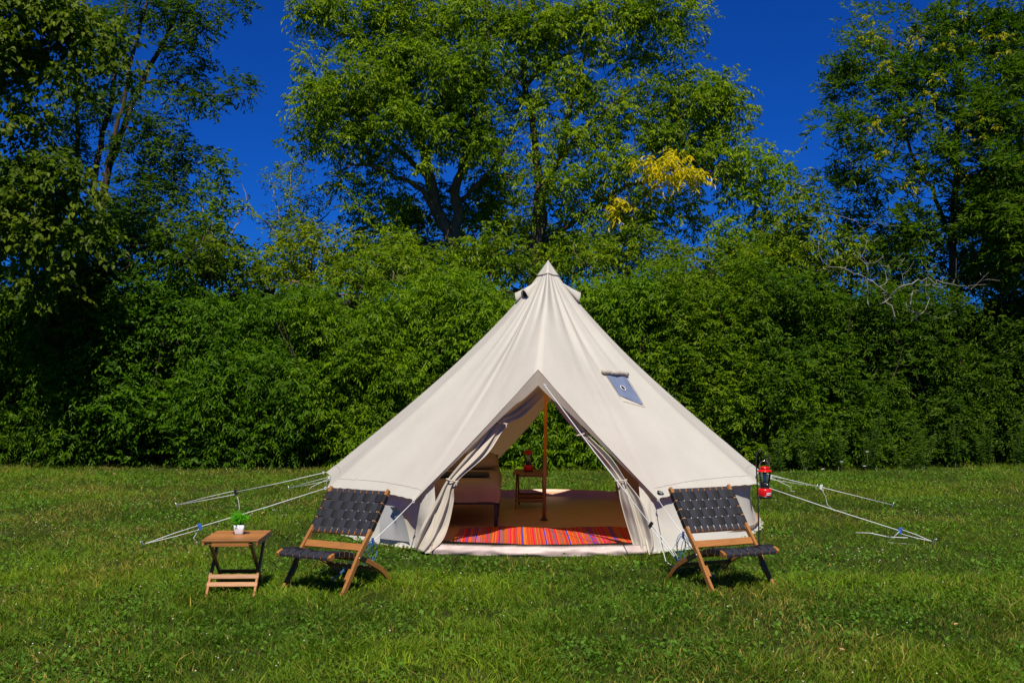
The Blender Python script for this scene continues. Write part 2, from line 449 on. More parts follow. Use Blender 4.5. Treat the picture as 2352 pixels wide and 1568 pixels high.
def scatter_ground(n, d0, d1, p):
    """points on the lawn, density falling as d**-p"""
    e = 2 - p
    u = RNG.random(n)
    d = (d0 ** e + u * (d1 ** e - d0 ** e)) ** (1 / e)
    x = (RNG.random(n) - 0.5) * (1.02 * d + 1.2)
    ok = ((x - TC[0]) ** 2 + (d - TC[1]) ** 2 > 2.44 ** 2) & ((d > 10.45) | (np.abs(x - .2) > 0.0))
    inside = (d > 10.40) & (d < 13) & (x > -0.85) & (x < 1.25)
    return x[ok & ~inside], d[ok & ~inside]

def blades(n, d0, d1, p, h0, h1, wd, seg):
    x, y = scatter_ground(n, d0, d1, p); n = len(x)
    big = vnoise(x, y, 1.3, 1); mid = vnoise(x, y, 0.28, 2); dry = vnoise(x, y * 0.6, 0.9, 3)
    tuft = vnoise(x, y, 0.09, 5)
    keep = RNG.random(n) < (0.35 + 0.9 * mid * (0.5 + tuft))
    x, y, big, mid, dry, tuft = (a[keep] for a in (x, y, big, mid, dry, tuft)); n = len(x)
    h = (h0 + (h1 - h0) * RNG.random(n) ** 1.6) * (0.62 + 0.65 * mid + 0.25 * tuft) * (0.8 + 0.35 * big)
    a = RNG.random(n) * 2 * PI + vnoise(x, y, 0.4, 8) * 5
    a2 = vnoise(x, y, 0.22, 9) * 2 * PI * 1.5 + RNG.normal(0, 1.3, n)
    lean = np.abs(RNG.normal(0.85, 0.55, n)) * h
    wdt = wd * (0.6 + 0.8 * RNG.random(n)) * (1 + 0.04 * y)
    sx_, sy_ = np.cos(a) * wdt / 2, np.sin(a) * wdt / 2
    lx, ly = np.cos(a2) * lean, np.sin(a2) * lean
    z0 = np.full(n, -0.004)
    base = np.stack([x, y, z0], 1); sd = np.stack([sx_, sy_, 0 * x], 1)
    lv = np.stack([lx, ly, 0 * x], 1); up = np.stack([0 * x, 0 * x, h], 1)
    hue = RNG.random(n)
    g = np.stack([0.145 + 0.07 * hue, 0.230 + 0.07 * hue, 0.009 + 0.005 * hue], 1)
    dk = np.stack([0.066 + 0 * x, 0.135 + 0 * x, 0.009 + 0 * x], 1)
    yel = np.stack([0.28 + 0.10 * hue, 0.25 + 0.06 * hue, 0.055 + 0 * x], 1)
    t = np.clip(big * 1.2 - 0.2 + RNG.normal(0, 0.22, n), 0, 1)[:, None]
    c = g * t + dk * (1 - t)
    leftdry = np.clip((-x - 0.5) / 4, 0, 1) * np.clip((y - 9) / 4, 0, 1)
    dy = np.clip((dry - 0.60) * 1.7 + 0.35 * leftdry + 0.08 * (y > 12), 0, 0.8)
    m_ = (RNG.random(n) < 0.09 + 0.6 * dy)[:, None]
    c = c * (0.72 + 0.5 * vnoise(x, y, 0.8, 14))[:, None]
    c = np.where(m_, yel * (0.5 + 0.7 * RNG.random((n, 1))), c) * (0.55 + 0.95 * RNG.random((n, 1)) ** 1.3)
    if seg == 3:
        V = np.concatenate([base - sd, base + sd, base - sd * .8 + lv * .3 + up * .6, base + sd * .8 + lv * .3 + up * .6, base + lv + up], 1).reshape(-1, 3)
        k = np.arange(n)[:, None] * 5
        F = np.concatenate([k + [0, 1, 3], k + [0, 3, 2], k + [2, 3, 4]], 1).reshape(-1, 3); rep = 5
    else:
        V = np.concatenate([base - sd, base + sd, base + lv + up], 1).reshape(-1, 3)
        F = (np.arange(n)[:, None] * 3 + [0, 1, 2]).reshape(-1, 3); rep = 3
    return V, F, np.repeat(c, rep, axis=0)

def clover(n, d0, d1, p):
    """broad little leaves lying in the turf"""
    x, y = scatter_ground(n, d0, d1, p)
    q = vnoise(x, y, 0.5, 12); keep = RNG.random(len(x)) < np.clip(q * 1.6 - 0.35, 0.05, 1); x = x[keep]; y = y[keep]; n = len(x)
    z = 0.012 + 0.03 * RNG.random(n); a = RNG.random(n) * 2 * PI; s = (0.007 + 0.008 * RNG.random(n)) * (1 + 0.03 * y)
    tilt = RNG.normal(0, 0.45, (n, 2))
    o = []
    for k, (u, v) in enumerate(((-1, 0), (0, -0.7), (1.1, 0), (0, 0.7))):
        dx = (u * np.cos(a) - v * np.sin(a)) * s; dy = (u * np.sin(a) + v * np.cos(a)) * s
        o.append(np.stack([x + dx, y + dy, z + dx * tilt[:, 0] + dy * tilt[:, 1]], 1))
    V = np.concatenate(o, 1).reshape(-1, 3)
    k = np.arange(n)[:, None] * 4
    F = np.concatenate([k + [0, 1, 2], k + [0, 2, 3]], 1).reshape(-1, 3)
    c = np.array([0.085, 0.18, 0.016]) * (0.6 + 0.8 * RNG.random((n, 1)))
    return V, F, np.repeat(c, 4, axis=0)

def merge(parts):
    V = []; F = []; C = []; o = 0
    for v, f, c in parts: V.append(v); F.append(f + o); C.append(c); o += len(v)
    return np.vstack(V), np.vstack(F), np.vstack(C)

gV, gF, gC = merge([blades(170000, 5.2, 9.5, 1.5, 0.028, 0.075, 0.0052, 3), blades(300000, 9.0, 21.5, 1.3, 0.030, 0.070, 0.0056, 1),
                    clover(110000, 5.2, 19, 1.3)])
tag(np_obj('grass', gV, gF, M['grass'], col=gC), 'short green turf with clover and dry yellow blades', 'grass', kind='stuff')

# clover heads
x, y = scatter_ground(3600, 5.5, 19.5, 0.9)
q = vnoise(x, y, 0.9, 21); keep = RNG.random(len(x)) < np.clip((q - 0.42) * 1.1 + 0.10 * (x < -2) * (y > 11), 0.02, 0.6)
x = x[keep]; y = y[keep]; n = len(x); s = (0.0045 + 0.004 * RNG.random(n)) * (0.85 + y * 0.022); z = 0.035 + 0.03 * RNG.random(n)
C0 = np.stack([x, y, z], 1)
oc = np.array([(1, 0, 0), (0, 1, 0), (-1, 0, 0), (0, -1, 0), (0, 0, .8), (0, 0, -.8)])
V = (C0[:, None, :] + oc[None] * s[:, None, None]).reshape(-1, 3)
of = np.array([(0, 1, 4), (1, 2, 4), (2, 3, 4), (3, 0, 4), (1, 0, 5), (2, 1, 5), (3, 2, 5), (0, 3, 5)])
F = (np.arange(n)[:, None, None] * 6 + of[None]).reshape(-1, 3)
tag(np_obj('clover_flowers', V, F, M['flower'], smooth=True), 'small whitish clover heads dotted over the lawn', 'flowers', kind='stuff')

# ------------------------------------------------------------------ foliage
def leaf_arrays(P, D, L, W, C, roll=None, fold=0.25):
    """rhombic leaves folded along the midrib"""
    n = len(P)
    D = D / (np.linalg.norm(D, axis=1)[:, None] + 1e-9)
    ref = RNG.normal(0, 0.55, (n, 3)); ref[:, 2] += 0.9; ref[:, 1] -= 0.35
    Sd = np.cross(D, ref); Sd /= np.linalg.norm(Sd, axis=1)[:, None] + 1e-9
    Nn = np.cross(Sd, D)
    L = L[:, None]; W = W[:, None]
    mid = P + D * L * 0.42
    Lf = mid + Sd * W / 2 + Nn * W * fold; Rt = mid - Sd * W / 2 + Nn * W * fold
    tip = P + D * L; tip[:, 2] -= (L[:, 0] * 0.12)
    if float(np.mean(W) / np.mean(L)) > 0.6:          # broad, heart shaped leaf
        fo = Nn * W * fold
        a1 = P + D * L * 0.10 + Sd * W * .42 + fo * .5; a2 = P + D * L * 0.48 + Sd * W * .45 + fo * .8
        b1 = P + D * L * 0.10 - Sd * W * .42 + fo * .5; b2 = P + D * L * 0.48 - Sd * W * .45 + fo * .8
        V = np.concatenate([P, b1, b2, tip, a2, a1], 1).reshape(-1, 3); k = np.arange(n)[:, None] * 6
        F = np.concatenate([k + [0, 1, 2], k + [0, 2, 3], k + [0, 3, 4], k + [0, 4, 5]], 1).reshape(-1, 3)
        return V, F, np.repeat(C, 6, axis=0)
    V = np.concatenate([P, Rt, tip, Lf], 1).reshape(-1, 3)
    k = np.arange(n)[:, None] * 4
    F = np.concatenate([k + [0, 1, 2], k + [0, 2, 3]], 1).reshape(-1, 3)
    return V, F, np.repeat(C, 4, axis=0)

def unit(n):
    v = RNG.normal(0, 1, (n, 3)); return v / np.linalg.norm(v, axis=1)[:, None]

def sprays(cent, rad, nper, nleaf, L, W, c1, c2, droop=0.6, slen=0.28, spread=0.8, shell=0.55, side=-0.35, upb=0.25):
    """cent (m,3) clump centres, rad (m,): leafy shoots over the outer, upper and front side of each clump"""
    m = len(cent); k = np.repeat(np.arange(m), nper); n = len(k)
    o = unit(n); o[:, 1] += side; o[:, 2] += upb; o /= np.linalg.norm(o, axis=1)[:, None]
    rr = rad[k] * (shell + (1 - shell) * RNG.random(n) ** 0.6)
    root = cent[k] + o * rr[:, None] * np.array([1, 1, 0.85])
    ax = o * 0.7 + RNG.normal(0, 0.45, (n, 3)); ax[:, 2] += 0.15; ax /= np.linalg.norm(ax, axis=1)[:, None]
    ctint = RNG.random(m)[k] * 0.6 + RNG.random(n) * 0.4
    j = np.repeat(np.arange(n), nleaf); q = np.tile(np.arange(nleaf), n); N = len(j)
    t = (q + 0.5) / nleaf
    P = root[j] + ax[j] * (t * slen)[:, None]; P[:, 2] -= (t ** 2) * slen * 0.3
    sd = np.cross(ax[j], np.array([0, 0, 1.0])); sd /= np.linalg.norm(sd, axis=1)[:, None] + 1e-6
    sgn = np.where(q % 2 == 0, 1.0, -1.0)[:, None]
    D = ax[j] * 0.55 + sd * sgn * spread + RNG.normal(0, 0.28, (N, 3)); D[:, 2] -= droop
    ls = L * (0.65 + 0.6 * RNG.random(N)); wsz = W * (0.7 + 0.5 * RNG.random(N))
    tt = np.clip(ctint[j] + RNG.normal(0, 0.12, N), 0, 1)[:, None]
    C = (np.array(c1) * (1 - tt) + np.array(c2) * tt) * np.array([1.72, 1.85, 0.30])
    C = C * (0.85 + 0.3 * RNG.random((N, 1)))
    return leaf_arrays(P, D, ls, wsz, C)

def in_ellipsoids(pads, per_m3, rmin, rmax, hollow=0.35, seed=None):
    """clump centres inside the pads: (px, py, rx, ry, Y, rdepth[, density])"""
    out = []; rads = []; info = []
    for pi_, pd in enumerate(pads):
        px, py, rx, ry, Y, rd = pd[:6]; den = pd[6] if len(pd) > 6 else 1.0
        c = np.array(at(px, py, Y)); s = Y / FPX
        r3 = np.array([rx * s, rd, ry * s])
        vol = 4.19 * r3.prod(); n = max(3, int(vol * per_m3 * 2.7 * den ** 1.3))
        u = unit(n); rr = (hollow + (1 - hollow) * RNG.random(n)) ** 0.6
        out.append(c + u * rr[:, None] * r3); rads.append(rmin + (rmax - rmin) * RNG.random(n)); info += [pi_] * n
    return np.vstack(out), np.concatenate(rads), np.array(info)

def branch_to(skel, srad, tgt, r_end=0.008, n=7, max_r=0.06, batch=None, sides=4, wob=0.08):
    """a curved branch from the nearest skeleton point to the target; adds its own points to the skeleton"""
    S_ = np.array(skel); d = S_ - tgt
    cost = np.linalg.norm(d, axis=1) + np.clip(d[:, 2], 0, None) * 1.2
    i = int(np.argmin(cost)); p0 = S_[i]; L = np.linalg.norm(tgt - p0)
    r0 = min(srad[i] * 0.6, max_r, 0.010 + 0.012 * L)
    r0 = max(r0, r_end)
    mid = (p0 + tgt) / 2 + np.array([0, 0, -0.10 * L]) + RNG.normal(0, wob * L, 3)
    P = spline([p0, p0 * 0.6 + mid * 0.4 + RNG.normal(0, 0.03 * L, 3), mid, tgt], n)
    rad = np.linspace(r0, r_end, n)
    batch.tube(P, rad, sides)
    for a, b_ in zip(P[2:], rad[2:]): skel.append(a); srad.append(b_)

def tree(name, label, cat, limbs, pads, leaf, per_m3=3.0, rclump=(0.22, 0.42), twigs=0.5, bark='bark', group=None, crown_name='crown', extra=None, hollow=0.35, base=None, leafmat='leaf', deadtwigs=0):
    """limbs: [(points (px, py, Y), r0, r1)]; the first is the trunk"""
    t = empty(name, (0, 0, 0), 0, label, cat, group)
    skel = []; srad = []
    for li, (pts, r0, r1) in enumerate(limbs):
        W_ = [at(*p) if len(p) == 3 else Vector(p[:3]) for p in pts]
        P = spline(W_, max(8, 4 * len(W_)))
        P[1:-1] += RNG.normal(0, 0.02, (len(P) - 2, 3))
        rad = np.linspace(r0, r1, len(P)) * 0.72
        if li == 0:
            g0 = P[0].copy(); t.location = (g0[0], g0[1], 0)
            bpn = 'trunk'
        else: bpn = 'limb'
        o = tube(bpn, P - np.array(t.location), rad, M[bark], t, 8)
        skel += list(P[len(P) // 4 if li == 0 else 0:]); srad += list(rad[len(P) // 4 if li == 0 else 0:])
    loc = np.array(t.location)
    cent, rad, info = in_ellipsoids(pads, per_m3, *rclump, hollow=hollow)
    order = np.argsort([np.min(np.linalg.norm(np.array(skel) - c, axis=1)) for c in cent])
    B = Batch(); cnt = 0
    for i in order:
        if RNG.random() < twigs * 0.45:
            branch_to(skel, srad, cent[i], batch=B, max_r=0.05); cnt += 1
    for k in range(deadtwigs):
        c = cent[int(RNG.random() * len(cent))] + unit(1)[0] * 0.5
        branch_to(skel, srad, c, r_end=0.004, batch=B, max_r=0.02, wob=0.15)
    if B.n:
        o = B.obj('branches', M[bark], t); o.data.transform(Matrix.Translation(-Vector(loc))); o['kind'] = 'stuff'
    V, F, C = sprays(cent, rad, **leaf)
    if extra is not None: V, F, C = extra(V, F, C)
    o = np_obj(crown_name, V - loc, F, M[leafmat], t, col=C); o['kind'] = 'stuff'
    return t

SM = 0.095
def LF(L=0.10, W=0.032, c1=(0.028, 0.058, 0.008), c2=(0.085, 0.125, 0.012), nper=16, nleaf=8, **k):
    d = dict(nper=nper, nleaf=nleaf, L=L, W=W, c1=c1, c2=c2); d.update(k); return d

exec_trees = True
# --- the big ash behind the tent, left part
T1 = tree('ash_tree', 'tall spreading ash tree with rugged grey trunk rising above the hedge behind the tent', 'tree',
  [([(1058, 1010, 25.5), (1050, 760, 25.3), (1045, 620, 25), (1035, 540, 25), (1000, 480, 25), (985, 400, 25), (965, 310, 25.2), (940, 200, 25.4), (925, 60, 25.5), (920, -60, 25.5)], 0.30, 0.06),
   ([(1040, 560, 25), (1052, 490, 24.9), (1048, 430, 24.8), (1075, 350, 24.7), (1090, 250, 24.6), (1115, 120, 24.6), (1120, -40, 24.6)], 0.20, 0.05),
   ([(1005, 490, 25), (960, 430, 24.6), (900, 400, 24.2), (820, 380, 24), (770, 400, 24)], 0.10, 0.02),
   ([(985, 410, 25), (900, 330, 24.6), (820, 290, 24.3), (730, 270, 24.1)], 0.10, 0.02),
   ([(1020, 560, 25), (950, 570, 24.6), (880, 620, 24.3), (800, 640, 24.2), (690, 650, 24.1)], 0.09, 0.02),
   ([(1060, 460, 24.9), (1120, 400, 24.4), (1170, 330, 24.2)], 0.08, 0.02),
   ([(1000, 640, 24.6), (960, 610, 24.3), (935, 585, 24.2), (900, 590, 24)], 0.08, 0.03),
   ([(925, 180, 25.3), (850, 110, 25.0), (760, 70, 24.8)], 0.08, 0.02)],
  [(800, 40, 120, 55, 25, 0.9, .8), (720, 20, 55, 30, 25, 0.6, .8), (960, 40, 130, 60, 25, 1.1), (770, 150, 80, 40, 24.6, .8, .55), (740, 240, 90, 60, 24, 1.0), (840, 210, 90, 60, 24, 1.1),
   (700, 300, 50, 35, 24, .7, .8), (960, 150, 110, 60, 24.6, 1.1), (1080, 170, 90, 70, 24.2, 1.0), (900, 290, 110, 60, 24, 1.1), (800, 330, 80, 35, 24, .8),
   (1050, 290, 90, 70, 24, 1.0), (1130, 330, 70, 70, 24, .9, .8), (930, 380, 80, 40, 24, .8, .7), (1110, 60, 80, 60, 24.6, 1.0, .9), (860, 480, 60, 30, 24.2, .6, .7),
   (780, 420, 30, 18, 24, .4, .35), (880, 540, 90, 45, 24.2, .8, .8), (960, 620, 120, 40, 24, .8, .9), (800, 590, 70, 40, 24.2, .7, .7), (1120, 480, 70, 60, 25.8, .9, .7), (1120, 600, 100, 50, 24, .8, .9), (860, 640, 110, 40, 23.6, .8), (1010, 470, 60, 40, 26.5, .6, .8), (870, 430, 60, 30, 26, .6, .8), (920, 500, 70, 40, 26.2, .7, .9), (1100, 530, 60, 45, 25.8, .6, .9), (800, 520, 60, 30, 25, .5, .7), (980, 560, 60, 30, 26, .5, .8), (1170, 130, 60, 90, 25, .8, .8), (1180, 280, 50, 80, 25, .7, .7), (1160, 420, 60, 60, 25.2, .7, .8), (1000, 230, 80, 50, 24.4, .8, .8), (870, 120, 80, 50, 24.6, .8, .8)],
  LF(0.112, 0.043, c1=(0.024, 0.055, 0.006), c2=(0.135, 0.168, 0.010), nper=25, nleaf=8, droop=0.75), per_m3=4.0, twigs=0.55, deadtwigs=90)

T2 = tree('ash_tree', 'tall ash tree with twin dark stems just behind the tent peak and a yellowing bough', 'tree',
  [([(1236, 1010, 24.8), (1230, 760, 24.7), (1225, 620, 24.6), (1232, 520, 24.6), (1238, 430, 24.6), (1225, 300, 24.8), (1205, 180, 25), (1195, 60, 25), (1190, -60, 25)], 0.20, 0.05),
   ([(1230, 620, 24.5), (1246, 520, 24.4), (1252, 440, 24.4), (1290, 360, 24.3), (1340, 300, 24.2), (1420, 230, 24.2), (1500, 180, 24.2)], 0.14, 0.03),
   ([(1240, 560, 24.5), (1300, 520, 24.2), (1370, 470, 24), (1440, 430, 23.9), (1560, 400, 23.9), (1680, 380, 23.9)], 0.11, 0.02),
   ([(1290, 360, 24.3), (1310, 240, 24.4), (1345, 120, 24.5), (1370, -20, 24.5)], 0.09, 0.03),
   ([(1205, 200, 24.9), (1260, 120, 24.8), (1290, 20, 24.8)], 0.07, 0.03),
   ([(1380, 470, 24), (1450, 520, 23.8), (1540, 540, 23.8)], 0.05, 0.015),
   ([(1500, 330, 24), (1560, 270, 23.9), (1620, 230, 23.9)], 0.05, 0.02)],
  [(1240, 60, 90, 70, 24.8, .9, .8), (1380, 60, 110, 60, 24.6, 1.0, .8), (1500, 40, 80, 50, 24.4, .9, .9), (1570, 60, 50, 35, 24.3, .6, .9), (1440, 130, 80, 40, 24.4, .8, .6),
   (1300, 180, 80, 50, 24.4, .8, .6), (1530, 130, 60, 35, 24.3, .6, .5), (1380, 260, 80, 50, 24.2, .8, .7), (1230, 240, 60, 60, 24.6, .7, .4), (1300, 330, 80, 40, 24.2, .7, .7), (1600, 220, 70, 55, 24, .9), (1660, 230, 50, 50, 24, .7), (1550, 250, 60, 45, 24, .7, .8), (1640, 300, 70, 40, 24, .8),
   (1480, 320, 70, 45, 24, .8, .8), (1300, 410, 90, 40, 23.8, .8, .8), (1420, 400, 80, 40, 23.8, .7, .8), (1600, 370, 80, 40, 23.8, .8, .8), (1680, 390, 50, 50, 24, .6, .9), (1350, 500, 80, 45, 24.2, .8, .7), (1500, 490, 110, 40, 23.8, .8, .7), (1590, 520, 60, 30, 23.8, .6, .6), (1450, 570, 80, 40, 24, .7, .8), (1320, 600, 90, 50, 24, .8, .9), (1220, 560, 50, 60, 25.6, .7, .7), (1480, 230, 60, 50, 24.3, .7, .6), (1260, 140, 60, 60, 25, .7, .6), (1400, 330, 70, 40, 24.2, .6, .7), (1550, 340, 60, 40, 24, .6, .8), (1240, 480, 60, 40, 24.8, .6, .7)],
  LF(0.112, 0.043, c1=(0.026, 0.060, 0.006), c2=(0.145, 0.172, 0.010), nper=26, nleaf=8, droop=0.75), per_m3=5.0, twigs=0.55, deadtwigs=90)
# the yellowing bough is a part of that tree
yc, yr, _ = in_ellipsoids([(1500, 400, 42, 26, 23.2, .5), (1560, 405, 40, 32, 23.2, .5), (1590, 400, 20, 32, 23.2, .3), (1425, 486, 22, 13, 23.3, .3)], 11.0, 0.14, 0.25)
V, F, C = sprays(yc, yr, 12, 7, 0.14, 0.045, (0.20, 0.17, 0.012), (0.42, 0.29, 0.012), droop=0.9)
o = np_obj('yellow_bough', V - np.array(T2.location), F, M['leaf'], T2, col=C); o['kind'] = 'stuff'; o['label'] = 'bough of bright yellow leaves'

T2b = tree('young_ash_tree', 'lower sunlit ash with bright rounded crown stepping down right of the big crown', 'tree',
  [([(1735, 1000, 23.6), (1735, 700, 23.5), (1728, 560, 23.4), (1740, 450, 23.4), (1750, 380, 23.4)], 0.09, 0.02),
   ([(1735, 600, 23.5), (1760, 480, 23.3), (1780, 400, 23.3)], 0.05, 0.015)],
  [(1720, 385, 50, 35, 23.4, .6), (1765, 370, 35, 30, 23.4, .5), (1745, 440, 60, 40, 23.4, .7, .8), (1700, 480, 40, 40, 23.4, .6, .6), (1760, 520, 50, 50, 23.3, .6, .8), (1700, 560, 60, 40, 23.3, .7, .8), (1750, 600, 80, 40, 23.2, .8)],
  LF(0.12, 0.046, c1=(0.045, 0.085, 0.008), c2=(0.125, 0.165, 0.014), nper=15, nleaf=8, droop=0.7), per_m3=7.0, twigs=0.6)

# --- right side
T7 = tree('willow_oak_tree', 'tall dark tree with upright trunk and many narrow leaves at the far right', 'tree',
  [([(2190, 1010, 22.3), (2192, 800, 22.2), (2190, 640, 22), (2188, 520, 22), (2195, 400, 22), (2200, 250, 22.1), (2215, 100, 22.2), (2240, -60, 22.3)], 0.16, 0.04),
   ([(2188, 560, 22), (2140, 440, 21.8), (2090, 340, 21.7), (2060, 200, 21.7), (2040, 60, 21.7)], 0.07, 0.02),
   ([(2190, 480, 22), (2250, 400, 21.8), (2320, 330, 21.7), (2400, 280, 21.7)], 0.06, 0.02),
   ([(2195, 380, 22), (2150, 250, 22), (2120, 120, 22), (2080, -20, 22)], 0.05, 0.015),
   ([(2192, 600, 22), (2240, 560, 21.7), (2300, 540, 21.6)], 0.05, 0.015)],
  [(1990, 90, 45, 55, 21.8, .6), (1960, 180, 60, 50, 21.8, .6), (2020, 200, 70, 60, 21.8, .7, .9), (1950, 290, 60, 50, 21.6, .7, .8), (2060, 300, 70, 50, 21.6, .8, .7), (2110, 60, 70, 50, 22, .8, .6), (2130, 170, 80, 60, 21.8, .8, .9),
   (2230, 60, 70, 60, 22, .9, .8), (2330, 40, 70, 60, 22, .9, .9), (2260, 170, 80, 50, 21.8, .8, .7), (2350, 180, 60, 70, 21.8, .9), (2200, 280, 90, 60, 21.6, .9, .8), (2320, 300, 80, 60, 21.6, .9), (2120, 400, 80, 50, 21.5, .8, .7), (2240, 400, 90, 60, 21.5, .9, .7),
   (1960, 390, 50, 40, 21.6, .6, .6), (2020, 440, 70, 50, 21.6, .7, .6), (1910, 425, 40, 18, 21.7, .3, .5), (2350, 420, 80, 70, 21.4, .9), (2130, 520, 70, 50, 21.5, .7, .7), (2290, 520, 90, 60, 21.3, .9), (2050, 560, 70, 50, 21.5, .7, .8), (2380, 580, 90, 70, 21.2, 1.0), (2230, 620, 70, 40, 21.6, .6, .5)],
  LF(0.145, 0.036, c1=(0.020, 0.046, 0.010), c2=(0.068, 0.102, 0.012), nper=30, nleaf=8, droop=-0.05, spread=0.55, slen=0.25, upb=0.35), per_m3=4.6, twigs=0.6, bark='bark_dark', deadtwigs=80)
yc, yr, _ = in_ellipsoids([(2120, 120, 220, 110, 21.4, .8), (2100, 330, 200, 120, 21.2, .8), (2300, 400, 90, 140, 21.2, .8)], 1.6, 0.08, 0.16)
V, F, C = sprays(yc, yr, 6, 6, 0.08, 0.035, (0.12, 0.12, 0.015), (0.22, 0.18, 0.03), droop=0.8, slen=0.1)
o = np_obj('seed_clusters', V - np.array(T7.location), F, M['leaf'], T7, col=C); o['kind'] = 'stuff'; o['label'] = 'clusters of yellowish winged seeds'

T6 = tree('sapling_tree', 'thin pale stemmed sapling standing before the dark tree right of the big crown', 'tree',
  [([(1862, 1010, 21.6), (1858, 780, 21.5), (1850, 660, 21.4), (1838, 560, 21.4), (1832, 480, 21.4), (1836, 430, 21.4)], 0.045, 0.012),
   ([(1850, 640, 21.4), (1870, 560, 21.4), (1900, 500, 21.3)], 0.02, 0.008)],
  [(1838, 440, 22, 25, 21.4, .3, .9), (1820, 490, 45, 35, 21.4, .5, .8), (1870, 490, 40, 30, 21.4, .4, .7), (1840, 560, 70, 45, 21.4, .6, .8), (1900, 590, 70, 45, 21.3, .6, .8), (1800, 620, 70, 45, 21.4, .6)],
  LF(0.11, 0.045, c1=(0.030, 0.060, 0.008), c2=(0.12, 0.14, 0.015), nper=14, nleaf=8, droop=0.6), per_m3=8.0, twigs=0.7, bark='bark_pale', rclump=(0.16, 0.3), deadtwigs=20)

tree('box_elder_tree', 'low bushy box elder filling the dip between the two tall trees on the right', 'tree',
  [([(1960, 1020, 22.6), (1955, 760, 22.5), (1950, 650, 22.5), (1930, 560, 22.5), (1920, 500, 22.5)], 0.07, 0.02), ([(1955, 700, 22.5), (1850, 600, 22.5), (1780, 560, 22.5)], 0.05, 0.015), ([(1955, 740, 22.5), (1760, 660, 22.6), (1640, 600, 22.6)], 0.05, 0.015)],
  [(1930, 520, 60, 40, 22.5, .5, .8), (1850, 560, 70, 45, 22.5, .6, .9), (1960, 590, 80, 50, 22.4, .6, .9), (1780, 570, 60, 45, 22.5, .6, .9), (1660, 590, 60, 35, 22.6, .6, .9), (1610, 610, 70, 35, 22.6, .6), (1740, 630, 90, 40, 22.5, .6), (2050, 640, 80, 40, 22.4, .6, .8), (1880, 640, 90, 40, 22.4, .6)],
  LF(0.10, 0.050, c1=(0.030, 0.060, 0.008), c2=(0.100, 0.120, 0.012), nper=14, nleaf=7, droop=0.5), per_m3=5.5, twigs=0.6, rclump=(0.18, 0.34), deadtwigs=50)
tree('dark_elm_tree', 'dense dark elm behind the tall tree at the right end of the hedge', 'tree',
  [([(2380, 1020, 24), (2380, 760, 24), (2370, 560, 24), (2360, 400, 24)], 0.14, 0.04), ([(2375, 640, 24), (2290, 540, 24), (2240, 480, 24)], 0.06, 0.02)],
  [(2330, 420, 90, 60, 24, .8), (2260, 520, 80, 60, 24, .8, .9), (2380, 540, 80, 70, 24, .9), (2300, 620, 100, 50, 23.8, .8), (2430, 300, 90, 90, 24, .9), (2160, 610, 70, 50, 24, .7, .7)],
  LF(0.12, 0.055, c1=(0.012, 0.028, 0.006), c2=(0.045, 0.070, 0.010), nper=14, nleaf=8, droop=0.5), per_m3=4.5, twigs=0.5, bark='bark_dark', rclump=(0.22, 0.4))
def bush(label, pads, Y, lf, name='bushy_tree', bark='bark', dens=5.0):
    x0_ = sum(p[0] for p in pads) / len(pads)
    top = min(p[1] for p in pads)
    limbs = [([(x0_, 1020, Y), (x0_ + 5, 800, Y), (x0_ - 5, 680, Y), (pads[0][0], pads[0][1] + 20, Y)], 0.07, 0.02)]
    for p in pads[1:]: limbs.append(([(x0_, 780, Y), ((x0_ + p[0]) / 2, 690, Y), (p[0], p[1] + 20, Y)], 0.04, 0.012))
    return tree(name, label, 'tree', limbs, [(p[0], p[1], p[2], p[3], Y, .55, 1) for p in pads], lf, per_m3=dens, twigs=0.5, rclump=(0.18, 0.34), bark=bark, deadtwigs=25)
bush('dark bushy tree under the slender stemmed tree, rising out of the hedge', [(300, 560, 60, 50), (200, 590, 70, 50), (380, 590, 60, 45)], 20.6, LF(0.11, 0.055, c1=(0.014, 0.034, 0.007), c2=(0.055, 0.085, 0.010), nper=14, nleaf=7, droop=0.45), bark='bark_dark')
bush('olive bushy tree filling the space below the pale poplar sapling', [(480, 560, 55, 45), (560, 620, 60, 40), (430, 620, 60, 40)], 21.0, LF(0.10, 0.055, c1=(0.024, 0.046, 0.006), c2=(0.085, 0.105, 0.010), nper=14, nleaf=7, droop=0.45))
bush('bright green bushy tree in front of the foot of the big ash trunk', [(900, 600, 60, 45), (820, 630, 60, 35), (1000, 640, 70, 30)], 21.8, LF(0.11, 0.045, c1=(0.030, 0.058, 0.006), c2=(0.115, 0.150, 0.010), nper=14, nleaf=8, droop=0.6))
bush('green bushy tree showing between the two big trunks over the tent peak', [(1130, 570, 60, 45), (1180, 620, 60, 35), (1080, 625, 50, 30)], 23.4, LF(0.11, 0.045, c1=(0.026, 0.050, 0.006), c2=(0.095, 0.130, 0.010), nper=14, nleaf=8, droop=0.6))
bush('rounded bushy tree low over the right shoulder of the tent', [(1350, 590, 60, 40), (1440, 570, 60, 40), (1520, 600, 60, 35)], 22.2, LF(0.11, 0.045, c1=(0.028, 0.054, 0.006), c2=(0.105, 0.135, 0.010), nper=14, nleaf=8, droop=0.6))
DK = dict(nper=15, nleaf=8, droop=0.5)
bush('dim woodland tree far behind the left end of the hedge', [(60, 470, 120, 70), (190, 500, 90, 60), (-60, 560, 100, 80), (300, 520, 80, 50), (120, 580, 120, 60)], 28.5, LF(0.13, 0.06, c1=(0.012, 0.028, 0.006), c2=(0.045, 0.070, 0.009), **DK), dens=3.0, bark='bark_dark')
bush('dim woodland tree far behind, below the gap of sky on the left', [(470, 580, 80, 45), (390, 560, 70, 50), (640, 640, 90, 35), (540, 655, 80, 30), (740, 630, 90, 35)], 28.5, LF(0.13, 0.06, c1=(0.020, 0.040, 0.006), c2=(0.075, 0.100, 0.009), **DK), dens=3.0)
